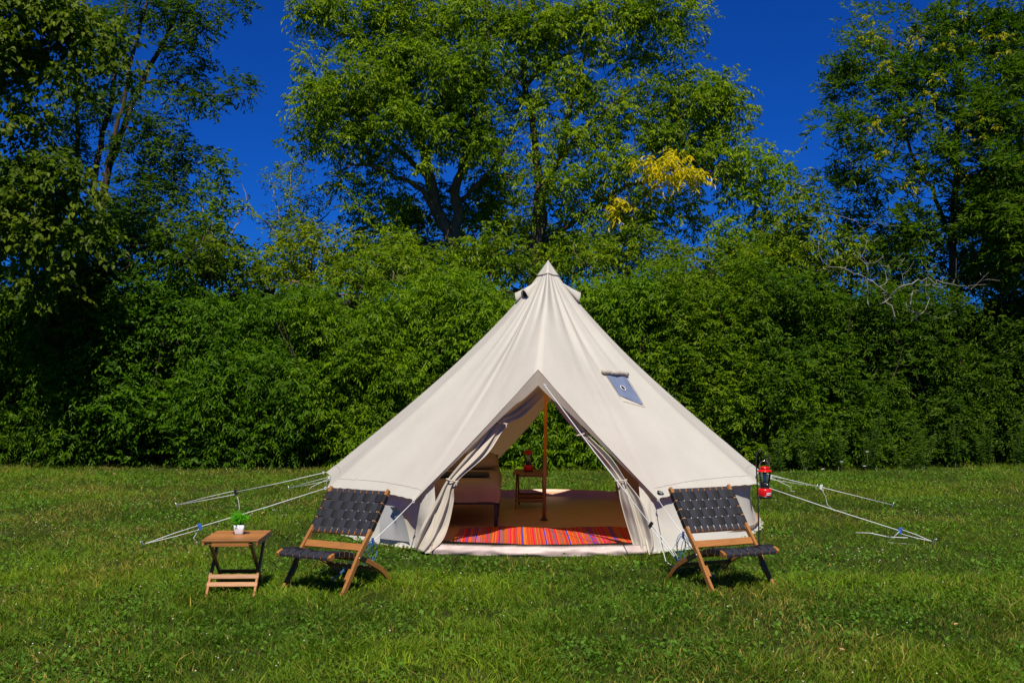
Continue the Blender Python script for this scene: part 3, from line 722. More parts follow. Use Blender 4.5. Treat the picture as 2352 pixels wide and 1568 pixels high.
bush('woodland tree far behind the big ash trunk', [(1000, 540, 90, 55), (900, 560, 90, 50), (1110, 530, 80, 60), (860, 620, 100, 45), (1060, 610, 100, 50), (930, 490, 50, 30)], 28.5, LF(0.13, 0.055, c1=(0.026, 0.050, 0.006), c2=(0.110, 0.150, 0.010), **DK), dens=3.0)
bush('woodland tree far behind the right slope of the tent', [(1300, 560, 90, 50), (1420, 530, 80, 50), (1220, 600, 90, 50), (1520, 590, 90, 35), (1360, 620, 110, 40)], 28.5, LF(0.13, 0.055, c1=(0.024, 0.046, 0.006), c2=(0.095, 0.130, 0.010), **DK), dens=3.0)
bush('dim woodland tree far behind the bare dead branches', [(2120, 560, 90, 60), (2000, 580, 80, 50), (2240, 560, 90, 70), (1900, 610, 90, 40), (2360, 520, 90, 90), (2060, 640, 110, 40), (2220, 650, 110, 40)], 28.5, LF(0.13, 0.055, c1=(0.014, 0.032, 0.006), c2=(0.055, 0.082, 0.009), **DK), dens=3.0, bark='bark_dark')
# --- dead snag with bare twigs
def snag(name, label, limbs, ntw, spread_px, seed):
    t = empty(name, (0, 0, 0), 0, label, 'dead branch')
    skel = []; srad = []
    for li, (pts, r0, r1) in enumerate(limbs):
        P = spline([at(*p) for p in pts], 18); P[1:-1] += RNG.normal(0, 0.030, (len(P) - 2, 3)); r0 *= .6; r1 *= .5
        if li == 0: t.location = (P[0][0], P[0][1], 0)
        rad = np.linspace(r0, r1, len(P)); skel += list(P); srad += list(rad)
        tube('limb', P - np.array(t.location), rad, M['bark_pale'], t, 6)
    B = Batch(); base = list(skel)
    for k in range(ntw):
        p = base[int(RNG.random() * len(base))]
        d = unit(1)[0]; d[2] = abs(d[2]) * 0.5 + 0.1; d[1] *= 0.6
        branch_to(skel, srad, p + d * (0.3 + 0.9 * RNG.random()), r_end=0.003, batch=B, max_r=0.012, wob=0.12, sides=3)
    o = B.obj('twigs', M['bark_pale'], t); o.data.transform(Matrix.Translation(-Vector(t.location))); o['kind'] = 'stuff'
    return t
snag('dead_branch', 'bare grey dead branches tangled on top of the hedge under the dark right tree',
     [([(2055, 740, 20.2), (2040, 690, 20.1), (2010, 650, 20.0), (1960, 625, 20.0), (1890, 600, 19.9)], 0.03, 0.008),
      ([(2110, 740, 20.2), (2090, 690, 20.0), (2120, 660, 19.8), (2180, 655, 19.7)], 0.03, 0.006),
      ([(2020, 700, 20.0), (2080, 655, 19.8), (2150, 640, 19.7), (2230, 665, 19.6)], 0.025, 0.005),
      ([(1995, 700, 20.0), (1990, 640, 19.9), (1985, 560, 19.9), (1975, 520, 19.9)], 0.02, 0.006)], 70, 0, 1)

# --- left side
T3 = tree('honey_locust_tree', 'slender tree with several dark leaning stems and sparse foliage against blue sky', 'tree',
  [([(235, 1010, 25.8), (232, 760, 25.6), (230, 560, 25.5), (238, 430, 25.4), (280, 300, 25.4), (330, 180, 25.4), (395, 60, 25.4), (430, -60, 25.4)], 0.17, 0.05),
   ([(232, 520, 25.5), (215, 400, 25.6), (250, 260, 25.6), (275, 120, 25.7), (290, -50, 25.7)], 0.12, 0.05),
   ([(234, 470, 25.4), (255, 360, 25.2), (285, 230, 25.2), (310, 100, 25.2), (350, -40, 25.2)], 0.10, 0.04),
   ([(170, 560, 26), (175, 380, 26), (180, 200, 26), (190, 0, 26)], 0.10, 0.05),
   ([(285, 290, 25.4), (350, 310, 25.2), (420, 360, 25.1)], 0.04, 0.012),
   ([(330, 190, 25.4), (400, 190, 25.2), (480, 220, 25.1), (560, 215, 25.1)], 0.05, 0.012),
   ([(360, 120, 25.4), (430, 90, 25.3), (510, 40, 25.2)], 0.05, 0.012)],
  [(520, 20, 60, 35, 25.1, .5, .8), (440, 30, 70, 45, 25.2, .7, .7), (470, 90, 60, 30, 25.1, .5, .6), (390, 110, 60, 40, 25.1, .6, .6), (340, 40, 60, 50, 25.2, .7, .6), (440, 160, 50, 30, 25.1, .5, .6),
   (545, 215, 30, 20, 25, .3, .9), (500, 235, 35, 18, 25, .3, .7), (400, 200, 60, 30, 25.1, .5, .5), (350, 260, 60, 45, 25, .6, .5), (440, 240, 40, 25, 25, .4, .5),
   (390, 330, 70, 40, 25, .6, .6), (420, 370, 50, 30, 25, .5, .7), (330, 380, 60, 45, 25, .6, .7), (270, 200, 60, 60, 25.2, .6, .4), (290, 330, 50, 60, 25.2, .6, .5), (200, 260, 60, 60, 25.4, .7, .6), (210, 90, 80, 70, 25.6, .8, .7), (370, 460, 80, 40, 25, .6, .8), (290, 480, 80, 50, 25, .6, .8), (150, 330, 70, 60, 25.4, .7, .7), (330, 300, 60, 50, 25.3, .5, .6), (380, 410, 70, 30, 25.2, .5, .8)],
  LF(0.12, 0.046, c1=(0.012, 0.032, 0.008), c2=(0.050, 0.080, 0.012), nper=19, nleaf=8, droop=0.3), per_m3=6.8, twigs=0.85, bark='bark_dark', rclump=(0.2, 0.36), deadtwigs=40)

T4 = tree('cottonwood_tree', 'near cottonwood with large glossy heart shaped leaves hanging in from the far left', 'tree',
  [([(-330, 1090, 20.0), (-320, 800, 19.8), (-260, 500, 19.6), (-180, 250, 19.6), (-120, 0, 19.6), (-80, -200, 19.6)], 0.22, 0.07),
   ([(-280, 560, 19.6), (-150, 480, 19.4), (-20, 430, 19.3), (90, 420, 19.2)], 0.08, 0.02),
   ([(-220, 330, 19.6), (-80, 200, 19.4), (60, 130, 19.3), (200, 80, 19.2)], 0.09, 0.02),
   ([(-150, 60, 19.6), (0, -20, 19.4), (160, -60, 19.4)], 0.08, 0.03)],
  [(90, 40, 140, 60, 19.4, .8, .9), (210, 90, 70, 50, 19.3, .6, .9), (50, 130, 110, 60, 19.4, .8, .9), (-50, 120, 60, 100, 19.4, .6, .7), (150, 190, 60, 40, 19.3, .5, .4), (30, 250, 70, 60, 19.3, .6, .6), (60, 370, 80, 70, 19.2, .6, .9), (130, 440, 90, 60, 19.1, .6, .9), (30, 480, 80, 70, 19.2, .6), (120, 530, 90, 60, 19.1, .6, .7), (80, 600, 80, 50, 19.2, .5, .6), (190, 560, 50, 40, 19.1, .4, .5), (100, 680, 40, 40, 19.1, .3, .4), (260, 160, 30, 40, 19.2, .3, .5), (-80, 600, 60, 60, 19.4, .5, .5)],
  LF(0.105, 0.088, c1=(0.018, 0.038, 0.009), c2=(0.075, 0.092, 0.022), nper=19, nleaf=6, droop=0.7, slen=0.35, spread=0.7), per_m3=6.5, twigs=0.4, bark='bark_dark', rclump=(0.2, 0.38))

def sapling(name, label, cx_, top, base, Y, wpx, c1, c2, L=0.09, bark='bark_pale', dens=1.0, lean=0, stems=2, nper=12):
    limbs = [([(cx_ - lean, 1020, Y), (cx_ - lean * .6, (top + 1000) / 2, Y), (cx_, top + 20, Y)], 0.05, 0.012)]
    for s_ in range(stems):
        q = (s_ - (stems - 1) / 2) * wpx * 0.9
        limbs.append(([(cx_ - lean * .4, (top + base) / 2 + 60, Y), (cx_ + q * .7, (top + base) / 2 - 10, Y), (cx_ + q, top + 50 + 20 * s_, Y)], 0.03, 0.008))
    pads = []
    y_ = top + 15; k = 0
    while y_ < base:
        f = min(1, 0.45 + (y_ - top) / (base - top))
        pads.append((cx_ + (-1) ** k * wpx * .25 * f, y_, wpx * f * .75, 34, Y, .5, dens)); y_ += 42; k += 1
    return tree(name, label, 'tree', limbs, pads, LF(L * 1.1, L * 0.6, c1=c1, c2=c2, nper=nper, nleaf=7, droop=0.3), per_m3=9.0, twigs=0.7, bark=bark, rclump=(0.14, 0.28), deadtwigs=10)
sapling('poplar_sapling', 'young poplar with pale upright stems between the dark stemmed tree and the gap of sky', 510, 385, 640, 22.5, 62, (0.030, 0.060, 0.012), (0.085, 0.12, 0.022), 0.10, stems=3, dens=.8)
sapling('aspen_tree', 'loose grey green tree with thin twigs left of the big ash crown', 668, 365, 640, 27, 85, (0.045, 0.075, 0.028), (0.12, 0.16, 0.06), 0.075, stems=4, dens=.8, nper=12)
tree('maple_bush', 'bushy yellow green maple with a bowed pale limb beside the big ash trunk', 'tree',
     [([(700, 1010, 23), (700, 800, 22.9), (690, 690, 22.8), (720, 600, 22.8), (730, 520, 22.8)], 0.08, 0.02),
      ([(700, 660, 22.3), (740, 660, 22.0), (800, 684, 21.8), (860, 684, 21.8)], 0.045, 0.02),
      ([(660, 640, 22.4), (700, 655, 22.2), (745, 662, 22.1)], 0.04, 0.02)],
     [(720, 520, 60, 40, 22.8, .6, .9), (760, 570, 60, 40, 22.8, .6, .8), (680, 570, 60, 45, 22.8, .6, .9), (730, 620, 90, 40, 22.6, .7, .9), (640, 610, 60, 45, 22.8, .6, .9), (680, 670, 100, 40, 22.4, .7)],
     LF(0.09, 0.05, c1=(0.045, 0.070, 0.006), c2=(0.15, 0.16, 0.010), nper=15, nleaf=7, droop=0.4), per_m3=4.6, twigs=0.5, rclump=(0.18, 0.32))
tree('dark_maple_tree', 'low dark maple merging into the hedge below the slender stemmed tree', 'tree',
     [([(400, 1020, 21.6), (400, 760, 21.5), (390, 600, 21.4), (380, 520, 21.4)], 0.09, 0.02), ([(400, 700, 21.5), (440, 600, 21.4), (470, 540, 21.4)], 0.05, 0.015)],
     [(330, 540, 80, 50, 21.4, .7), (420, 520, 70, 45, 21.4, .6, .9), (240, 600, 100, 60, 21.2, .8), (380, 610, 100, 50, 21.2, .8), (480, 590, 60, 50, 21.4, .6, .9), (130, 660, 110, 60, 21, .8), (0, 660, 90, 80, 21, .8), (540, 640, 70, 45, 21.3, .6, .9)],
     LF(0.11, 0.052, c1=(0.014, 0.034, 0.007), c2=(0.060, 0.090, 0.012), nper=15, nleaf=7, droop=0.45), per_m3=4.0, twigs=0.4, rclump=(0.2, 0.36), bark='bark_dark')

# --- hedge: shrubs side by side
def hedge_top(px):
    return np.interp(px, [-250, 0, 200, 400, 560, 700, 900, 1100, 1300, 1450, 1600, 1750, 1900, 2050, 2200, 2350, 2600],
                     [600, 640, 650, 640, 640, 665, 655, 640, 640, 625, 590, 610, 640, 670, 680, 660, 650])
def hedge_front(px):
    return np.interp(px, [-250, 0, 500, 1000, 1800, 2352, 2600], [20.0, 19.7, 19.1, 19.1, 18.9, 20.3, 21])

def shrub(label, x0, x1, leaf, n, seed, depth=0.9, name='shrub', topadj=0, mat='leaf', low=0.0, rc=(0.22, 0.5), stems=5):
    xm = (x0 + x1) / 2; Yf = float(hedge_front(xm))
    loc = np.array([(xm - CX) / FPX * Yf, Yf + 0.6, 0])
    t = empty(name, loc, 0, label, 'shrub', 'shrubs of the hedge behind the tent')
    px = x0 + (x1 - x0) * RNG.random(n) + RNG.normal(0, 12, n)
    top = (HZ - hedge_top(px) + topadj) / FPX * 19.6 + EYE
    f = RNG.random(n) ** 0.9
    z = 0.12 + f * (top - 0.2)
    # the face bellies forward in mounds and leans back towards the top
    Y = hedge_front(px) + 0.25 + 0.75 * (z / top) ** 2 + vnoise(px / 60, z, 1.0, seed) * 0.55 + (RNG.random(n) ** 1.5) * depth
    X = (px - CX) / FPX * Y
    gq = vnoise(X + 50, z * 1.15, 0.62, 31) * 0.65 + vnoise(X + 50, z, 0.30, 33) * 0.35
    push = np.clip(0.50 - gq, 0, 1) * 3.6; Y = Y + push; X = X * (Y - 0) / (Y - push)
    z = z * (0.76 + 0.32 * vnoise(X + 50, X * 0, 0.9, 35) + 0.12 * vnoise(X + 50, X * 0, 0.3, 36))
    cent = np.stack([X, Y, z], 1); rad = rc[0] + (rc[1] - rc[0]) * RNG.random(n) ** 1.5
    cent[:, 2] = np.maximum(cent[:, 2], rad * 0.55)
    parts = [sprays(cent, rad, **leaf)]
    V, F, C = merge(parts)
    V[:, 2] = np.maximum(V[:, 2], 0.01)
    o = np_obj('foliage', V - loc, F, M[mat], t, col=C); o['kind'] = 'stuff'
    # inner leaves, coloured dark to paint in depth shade, and stems that close the gaps
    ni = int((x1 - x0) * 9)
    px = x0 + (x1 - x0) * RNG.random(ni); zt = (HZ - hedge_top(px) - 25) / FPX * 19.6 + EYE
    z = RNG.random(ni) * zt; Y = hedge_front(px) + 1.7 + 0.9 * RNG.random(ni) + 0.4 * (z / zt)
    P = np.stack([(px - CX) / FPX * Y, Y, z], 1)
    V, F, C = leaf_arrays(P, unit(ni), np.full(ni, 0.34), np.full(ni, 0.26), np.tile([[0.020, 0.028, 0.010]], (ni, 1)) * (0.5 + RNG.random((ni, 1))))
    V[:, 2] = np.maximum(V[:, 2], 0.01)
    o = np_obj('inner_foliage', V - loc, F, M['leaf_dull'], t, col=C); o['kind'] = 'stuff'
    B = Batch()
    for k in range(stems * 3):
        q = x0 + (x1 - x0) * RNG.random(); Y = float(hedge_front(q)) + 0.9 + 0.6 * RNG.random()
        p0 = np.array([(q - CX) / FPX * Y, Y, 0.0]); h_ = 1.2 + 1.8 * RNG.random()
        B.tube(spline([p0, p0 + [RNG.normal(0, .15), RNG.normal(0, .1), h_ * .5], p0 + [RNG.normal(0, .4), -0.2, h_]], 7), np.linspace(0.02, 0.006, 7), 4)
    o = B.obj('stems', M['bark_dark'], t); o.data.transform(Matrix.Translation(-Vector(loc))); o['kind'] = 'stuff'
    return t

ASH = dict(nper=20, nleaf=9, L=0.098, W=0.031, droop=0.75, slen=0.3, upb=0.3)
BRD = dict(nper=19, nleaf=7, L=0.088, W=0.047, droop=0.55, slen=0.26, upb=0.3)
SML = dict(nper=22, nleaf=9, L=0.080, W=0.032, droop=0.35, slen=0.24, upb=0.3)
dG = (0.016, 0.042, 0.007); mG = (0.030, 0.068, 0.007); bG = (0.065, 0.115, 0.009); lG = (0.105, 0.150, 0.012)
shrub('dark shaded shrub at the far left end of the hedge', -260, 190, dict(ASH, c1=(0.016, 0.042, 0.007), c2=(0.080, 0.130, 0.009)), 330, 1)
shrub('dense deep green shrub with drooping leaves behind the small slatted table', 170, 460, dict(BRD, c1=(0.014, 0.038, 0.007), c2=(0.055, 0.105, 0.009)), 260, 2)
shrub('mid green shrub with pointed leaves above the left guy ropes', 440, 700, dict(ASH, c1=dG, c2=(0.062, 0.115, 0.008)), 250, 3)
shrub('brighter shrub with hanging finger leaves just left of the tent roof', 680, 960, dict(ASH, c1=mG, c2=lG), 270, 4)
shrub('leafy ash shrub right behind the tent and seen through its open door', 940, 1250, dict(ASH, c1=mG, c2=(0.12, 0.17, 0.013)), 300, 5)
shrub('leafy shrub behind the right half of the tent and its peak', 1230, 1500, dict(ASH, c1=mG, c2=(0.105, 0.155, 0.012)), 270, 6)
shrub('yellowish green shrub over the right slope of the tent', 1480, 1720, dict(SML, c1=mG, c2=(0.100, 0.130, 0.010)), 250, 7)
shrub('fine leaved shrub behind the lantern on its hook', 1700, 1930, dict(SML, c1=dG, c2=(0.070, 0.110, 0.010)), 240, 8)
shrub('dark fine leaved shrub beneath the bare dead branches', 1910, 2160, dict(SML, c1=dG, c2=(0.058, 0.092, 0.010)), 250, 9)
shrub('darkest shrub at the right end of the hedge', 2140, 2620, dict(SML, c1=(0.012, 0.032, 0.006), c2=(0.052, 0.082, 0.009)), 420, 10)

# tall weeds in front of the right part of the hedge
wl = [(1790, 80), (1846, 112), (1861, 88), (1925, 120), (1990, 96), (2004, 128), (2072, 84), (2104, 118), (2118, 92), (2192, 124), (2252, 86), (2268, 112), (2331, 104)]
for i, (px, hp) in enumerate(wl):
    Y = float(hedge_front(px)) - 0.05; s = Y / FPX; h_ = hp * s
    base = np.array([(px - CX) * s, Y, 0])
    t = empty('goldenrod_plant', base, RNG.random() * 6, {0: 'leftmost goldenrod stems, just right of the hanging lantern', 12: 'rightmost goldenrod stems at the far end of the hedge foot'}.get(i, 'tall green goldenrod with narrow leaves at the right foot of the hedge'), 'plant', 'goldenrod plants at the hedge foot')
    B = Batch(); PV = []
    for k in range(6):
        tp = np.array([RNG.normal(0, .17), RNG.normal(0, .08), h_ * (0.75 + 0.3 * RNG.random())])
        P = spline([(RNG.normal(0, .03), 0, 0), tp * 0.5 + [RNG.normal(0, .02), 0, 0], tp], 8); B.tube(P, np.linspace(.005, .002, 8), 3)
        nl = 46; q = np.linspace(0.12, 1, nl); idx = q * 7; PP = np.array([P[int(min(6, j))] + (P[int(min(6, j)) + 1] - P[int(min(6, j))]) * (j - int(min(6, j))) for j in idx])
        a = np.arange(nl) * 2.4; D = np.stack([np.cos(a), np.sin(a), 0.35 + 0 * a], 1)
        PV.append(leaf_arrays(PP, D, 0.11 * (1.05 - 0.5 * q), np.full(nl, .018), np.tile([[0.085, 0.150, 0.010]], (nl, 1)) * (0.7 + 0.6 * RNG.random((nl, 1)))))
    B.obj('stem', M['stem'], t); V, F, C = merge(PV); o = np_obj('leaves', V, F, M['leaf'], t, col=C); o['kind'] = 'stuff'
# white wild carrot heads
for i, (px, py) in enumerate([(3238 / 1.7134, 1845 / 1.7134), (3312 / 1.7134, 1806 / 1.7134 + 6), (3402 / 1.7134, 1833 / 1.7134), (3412 / 1.7134, 1777 / 1.7134), (3305 / 1.7134, 1818 / 1.7134)][:4]):
    Y = float(hedge_front(px)) - 0.35; p = at(px, py, Y)
    t = empty('wild_carrot_flower', (p.x, p.y, 0), 0, 'small flat white flower head on a thin stalk at the foot of the hedge', 'flower', 'wild carrot flowers by the hedge')
    tube('stalk', [(0, 0, 0), (0.01, 0, p.z * .5), (0, 0, p.z)], 0.003, M['bark'], t, 4)
    B = Batch()
    for k in range(14):
        a = k * 2.4; r_ = 0.024 * math.sqrt(k / 14)
        B.box((math.cos(a) * r_, math.sin(a) * r_, p.z + 0.006 - r_ * .2), (.009, .009, .005), Matrix.Rotation(a, 3, 'Z'))
    B.obj('flower_head', M['badge_white'], t)

# ------------------------------------------------------------------ bell tent
TX, TY = TC
tent = empty('bell_tent', (TX, TY, 0), 0, 'large cream canvas bell tent with its door open and striped rug inside', 'tent')
def TL(p): return np.array([p[0] - TX, p[1] - TY, p[2]])
PEAK = TL(at(1259, 597, TY)); PEAK[1] = 0
apexF = TL(at(1236, 848, 11.28))
# boundary of the roof: (x, y, z) about the tent centre, and whether the edge AFTER the node belongs to an opening
nodes = [((-1.286, -2.33, .50), 'eave'), (tuple(TL(at(753, 1119, 12.05))), 'eave'), (tuple(TL(at(748, 1084, 13.5))), 'eave'),
         ((-1.85, 1.85, .52), 'eave'), ((-.57, 2.36, .50), 'open'), ((.22, 1.50, 1.44), 'open'), ((1.08, 2.28, .50), 'eave'),
         ((2.02, 1.70, .52), 'eave'), (tuple(TL(at(1748, 1084, 13.5))), 'eave'), (tuple(TL(at(1742, 1112, 12.05))), 'eave'),
         ((1.02, -2.22, .50), 'open'), (tuple(apexF), 'open')]
NS = 22
bound = []; kindb = []
for i, (a, k) in enumerate(nodes):
    b_ = np.array(nodes[(i + 1) % len(nodes)][0]); a = np.array(a)
    for j in range(NS):
        t = j / NS; p = a + (b_ - a) * t
        if k == 'eave':
            s = math.sin(PI * t); rr = np.array([p[0], p[1]]); rr /= np.linalg.norm(rr)
            p[:2] -= rr * 0.05 * s; p[2] += 0.018 * s
        else:
            s = math.sin(PI * t); p[2] -= 0.02 * s
        bound.append(p); kindb.append((i, t, k))
bound = np.array(bound); NB = len(bound)
ang = np.arctan2(bound[:, 0], -bound[:, 1])

def roof_pt(j, u, lift=0.0):
    """j: (fractional) boundary index, u: 0 peak .. 1 edge"""
    j0 = int(math.floor(j)) % NB; f = j - math.floor(j); j1 = (j0 + 1) % NB
    B_ = bound[j0] * (1 - f) + bound[j1] * f
    zz = (B_[2] - 0.5) / 1.1
    sag = 0.150 * (1 - 0.55 * np.clip(zz, 0, 1)) * math.sin(PI * u ** 0.75)
    p = PEAK + (B_ - PEAK) * u
    rh = np.array([B_[0], B_[1], 0]); rh /= np.linalg.norm(rh)
    p = p - rh * sag * 0.66 + np.array([0, 0, -sag * 0.70])
    N = rh * 0.72 + np.array([0, 0, 0.69])
    # pleats that run down from the peak and creases at the seams
    a = math.atan2(B_[0], -B_[1])
    e = math.exp(-((u - 0.30) / 0.22) ** 2); w_ = 0
    for ca, wa, am in ((-0.16, .05, -.020), (-0.02, .04, .016), (0.10, .045, -.010), (0.32, .05, -.014), (.45, .04, .010), (.62, .045, -.016), (-0.42, .05, .013), (-.62, .05, -.014), (-.85, .04, .009), (1.0, .06, -.014), (-1.25, .06, -.014), (1.3, .05, .01)):
        w_ += am * math.exp(-((a - ca) / wa) ** 2)
    d = w_ * e * 1.5 * min(1, max(0, u - 0.04) / 0.12)
    i, t, k = kindb[j0]; tt = t + f / NS
    if k == 'eave':
        near = min(tt, 1 - tt)
        d += 0.014 * math.exp(-(near / 0.07) ** 2) * (0.25 + 0.75 * u) * math.sin(PI * min(1, u * 1.05)) ** 0.5
        # tension folds fanning from the guy points
        d += 0.009 * math.sin(near * 70 + 4 * u) * math.exp(-(near / 0.30) ** 2) * max(0, (u - 0.45) / 0.55) ** 1.3
    d += 0.010 * mnoise.noise(Vector((a * 3.1, u * 4, 3.0))) * u + 0.004 * mnoise.noise(Vector((a * 14, u * 5, 8.0)))
    # pulled bump above the door point
    return p + N * (d + lift)

NU = 44
us = [0.02 + 0.98 * (k / (NU - 1)) for k in range(NU)]
G = np.array([[roof_pt(j, u) for j in range(NB)] for u in us])
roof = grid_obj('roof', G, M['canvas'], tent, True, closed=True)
# hem band round the eaves
for seg0, seg1 in ((0, 4 * NS), (6 * NS, 10 * NS)):
    js = np.linspace(seg0, seg1 - 0.001, (seg1 - seg0) + 1)
    Gh = np.array([[roof_pt(j, 0.963 + 0.037 * k, 0.004) for j in js] for k in (0, 0.5, 1.0)])
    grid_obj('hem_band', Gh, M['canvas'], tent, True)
    Gh = np.array([[roof_pt(j, 0.9595 + 0.0025 * k, 0.0045) for j in js] for k in (0, 1.0)])
    grid_obj('hem_stitching', Gh, M['hem'], tent, False)
# cap
ncap = 48
def cap_pt(k, u, lift):
    j = k * NB / ncap; return roof_pt(j, u, lift)
capG = []
for q in range(7):
    row = []
    for k in range(ncap):
        a = math.atan2(bound[int(k * NB / ncap)][0], -bound[int(k * NB / ncap)][1])
        ue = 0.150 / (PEAK[2] - bound[int(k * NB / ncap)][2])
        row.append(cap_pt(k, max(0.0001, ue * q / 6), 0.012 * (q / 6) ** .5))
    capG.append(row)
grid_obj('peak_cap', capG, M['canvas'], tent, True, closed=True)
tube('cap_seam', [cap_pt(k % ncap, 0.148 / (PEAK[2] - bound[int((k % ncap) * NB / ncap)][2]), 0.013) for k in range(ncap + 1)], 0.0020, M['hem'], tent, 4)

def proj(p):
    x, y, z = p[0], p[1], p[2] - EYE
    cp, sp = math.cos(PITCH), math.sin(PITCH)
    d = y * cp + z * sp; v = -y * sp + z * cp
    return CX + FPX * x / d, CY - FPX * v / d
def find_ju(px, py):
    """roof coordinates of a point measured on the front of the roof"""
    best = None
    for j in list(range(0, NS * 3)) + list(range(NS * 8, NB)):
        for k in range(0, NU):
            q = G[k, j]
            if q[1] > 0.6: continue
            a = proj((q[0] + TX, q[1] + TY, q[2])); d = (a[0] - px) ** 2 + (a[1] - py) ** 2
            if best is None or d < best[0]: best = (d, j, us[k])
    _, j, u = best; sj, su = 0.5, 0.012
    for it in range(24):
        for dj, du in ((sj, 0), (-sj, 0), (0, su), (0, -su)):
            q = roof_pt(j + dj, u + du); a = proj((q[0] + TX, q[1] + TY, q[2])); d = (a[0] - px) ** 2 + (a[1] - py) ** 2
            if d < best[0]: best = (d, j + dj, u + du)
        if (best[1], best[2]) == (j, u): sj *= .5; su *= .5
        j, u = best[1], best[2]
    return j, u
# vents: little hooded scoops below the cap
def vent(px, py, wm=0.062, ln=0.26):
    j, u = find_ju(px, py)
    p = Vector(roof_pt(j, u)); q = Vector(roof_pt(j, max(0.02, u - 0.09)))
    ax = (p - q).normalized(); sd = Vector((-p.y, p.x, 0)).normalized(); nn = sd.cross(ax)
    if nn.z < 0: nn = -nn
    top = p - ax * ln
    rows = []
    for k in range(13):
        t = k / 12; c = top + ax * ln * t; r_ = wm * (0.10 + 0.90 * t ** 1.1)
        rows.append([tuple(c + sd * r_ * math.cos(PI * m_ / 12) * (1.0) + nn * (r_ * 1.6 * math.sin(PI * m_ / 12) ** 0.8 - 0.012) - ax * 0.06 * t * math.sin(PI * m_ / 12)) for m_ in range(13)])
    o = grid_obj('vent_hood', rows, M['canvas'], tent, True); solid(o, 0.006)
    rim = [Vector(v) for v in rows[-1]]
    tube('vent_rim', rim, 0.006, M['canvas'], o, 6)
    # dark sheet painted as the shade inside the vent mouth
    rows2 = [[tuple(p - ax * 0.02 + sd * wm * .95 * math.cos(PI * m_ / 12) * s + nn * (wm * 1.5 * math.sin(PI * m_ / 12) ** 0.8 * s - 0.008) - ax * 0.06 * s * math.sin(PI * m_ / 12)) for m_ in range(13)] for s in (0.02, 1.0)]
    grid_obj('vent_mouth_shade', rows2, M['black'], o, False)
vent(1207, 686); vent(1329, 690, 0.06); vent(1187, 690, 0.055, 0.24)
# stove panel
cs = [find_ju(*c) for c in ((1390.5, 860), (1437, 867), (1475.6, 930.4), (1430, 920.4))]
def panel_pt(s, t, lift):
    (j0, u0), (j1, u1), (j2, u2), (j3, u3) = cs
    j = (j0 * (1 - s) + j1 * s) * (1 - t) + (j3 * (1 - s) + j2 * s) * t
    u = (u0 * (1 - s) + u1 * s) * (1 - t) + (u3 * (1 - s) + u2 * s) * t
    return roof_pt(j, u, lift)
def shape(s, t):
    t2 = t - (0.20 * (1 - s) ** 2 + 0.03 * math.sin(PI * s)) * max(0, t - .6) / .4; return s, t2
hs, ht = 0.42, 0.50
o = grid_obj('stove_panel', [[panel_pt(*shape(s, t), 0.007 + 0.003 * math.sin(9 * s + 5 * t)) for s in np.linspace(0, 1, 15)] for t in np.linspace(0, 1, 19)], M['window_film'], tent, True)
ring = [panel_pt(hs + .10 * math.cos(a), ht + .085 * math.sin(a), 0.014) for a in np.linspace(0, 2 * PI, 25)]
tube('stove_hole_rim', ring, 0.0042, M['white'], o, 6)
grid_obj('stove_hole', [[panel_pt(hs + r_ * .10 * math.cos(a), ht + r_ * .085 * math.sin(a), 0.012) for a in np.linspace(0, 2 * PI, 25)] for r_ in (0.02, 0.95)], M['black'], o, False)
for (s0, t0, s1, t1) in ((1.05, 0, 1.05, 1.04), (1.05, 1.04, -.02, 1.0), (-.05, 0, -.05, .95)):
    grid_obj('panel_seam', [[panel_pt(s0 + (s1 - s0) * q + k * (.03 if t0 != t1 else 0), t0 + (t1 - t0) * q + k * (.03 if s0 != s1 and abs(t0-t1)<.5 else 0), 0.0045) for q in np.linspace(0, 1, 12)] for k in (0, 1)], M['curtain'], o, False)
rp = [Vector(panel_pt(s, -0.035 + 0.03 * math.sin(5 * s), 0.028)) for s in np.linspace(-0.16, 1.08, 13)]
rl = tube('rolled_flap', rp, [0.020, 0.026, 0.027, 0.024, 0.018, 0.022, 0.027, 0.026, 0.020, 0.024, 0.026, 0.026, 0.022], M['curtain'], tent, 10)
for k in (3.7, 8.2):
    i = int(k); c = rp[i].lerp(rp[i + 1], k - i); d = (rp[i + 1] - rp[i]).normalized(); a1 = d.orthogonal().normalized(); a2 = d.cross(a1)
    tube('tie', [c + (a1 * math.cos(a) + a2 * math.sin(a)) * 0.024 for a in np.linspace(0, 2 * PI, 13)], 0.004, M['hem'], rl, 5)
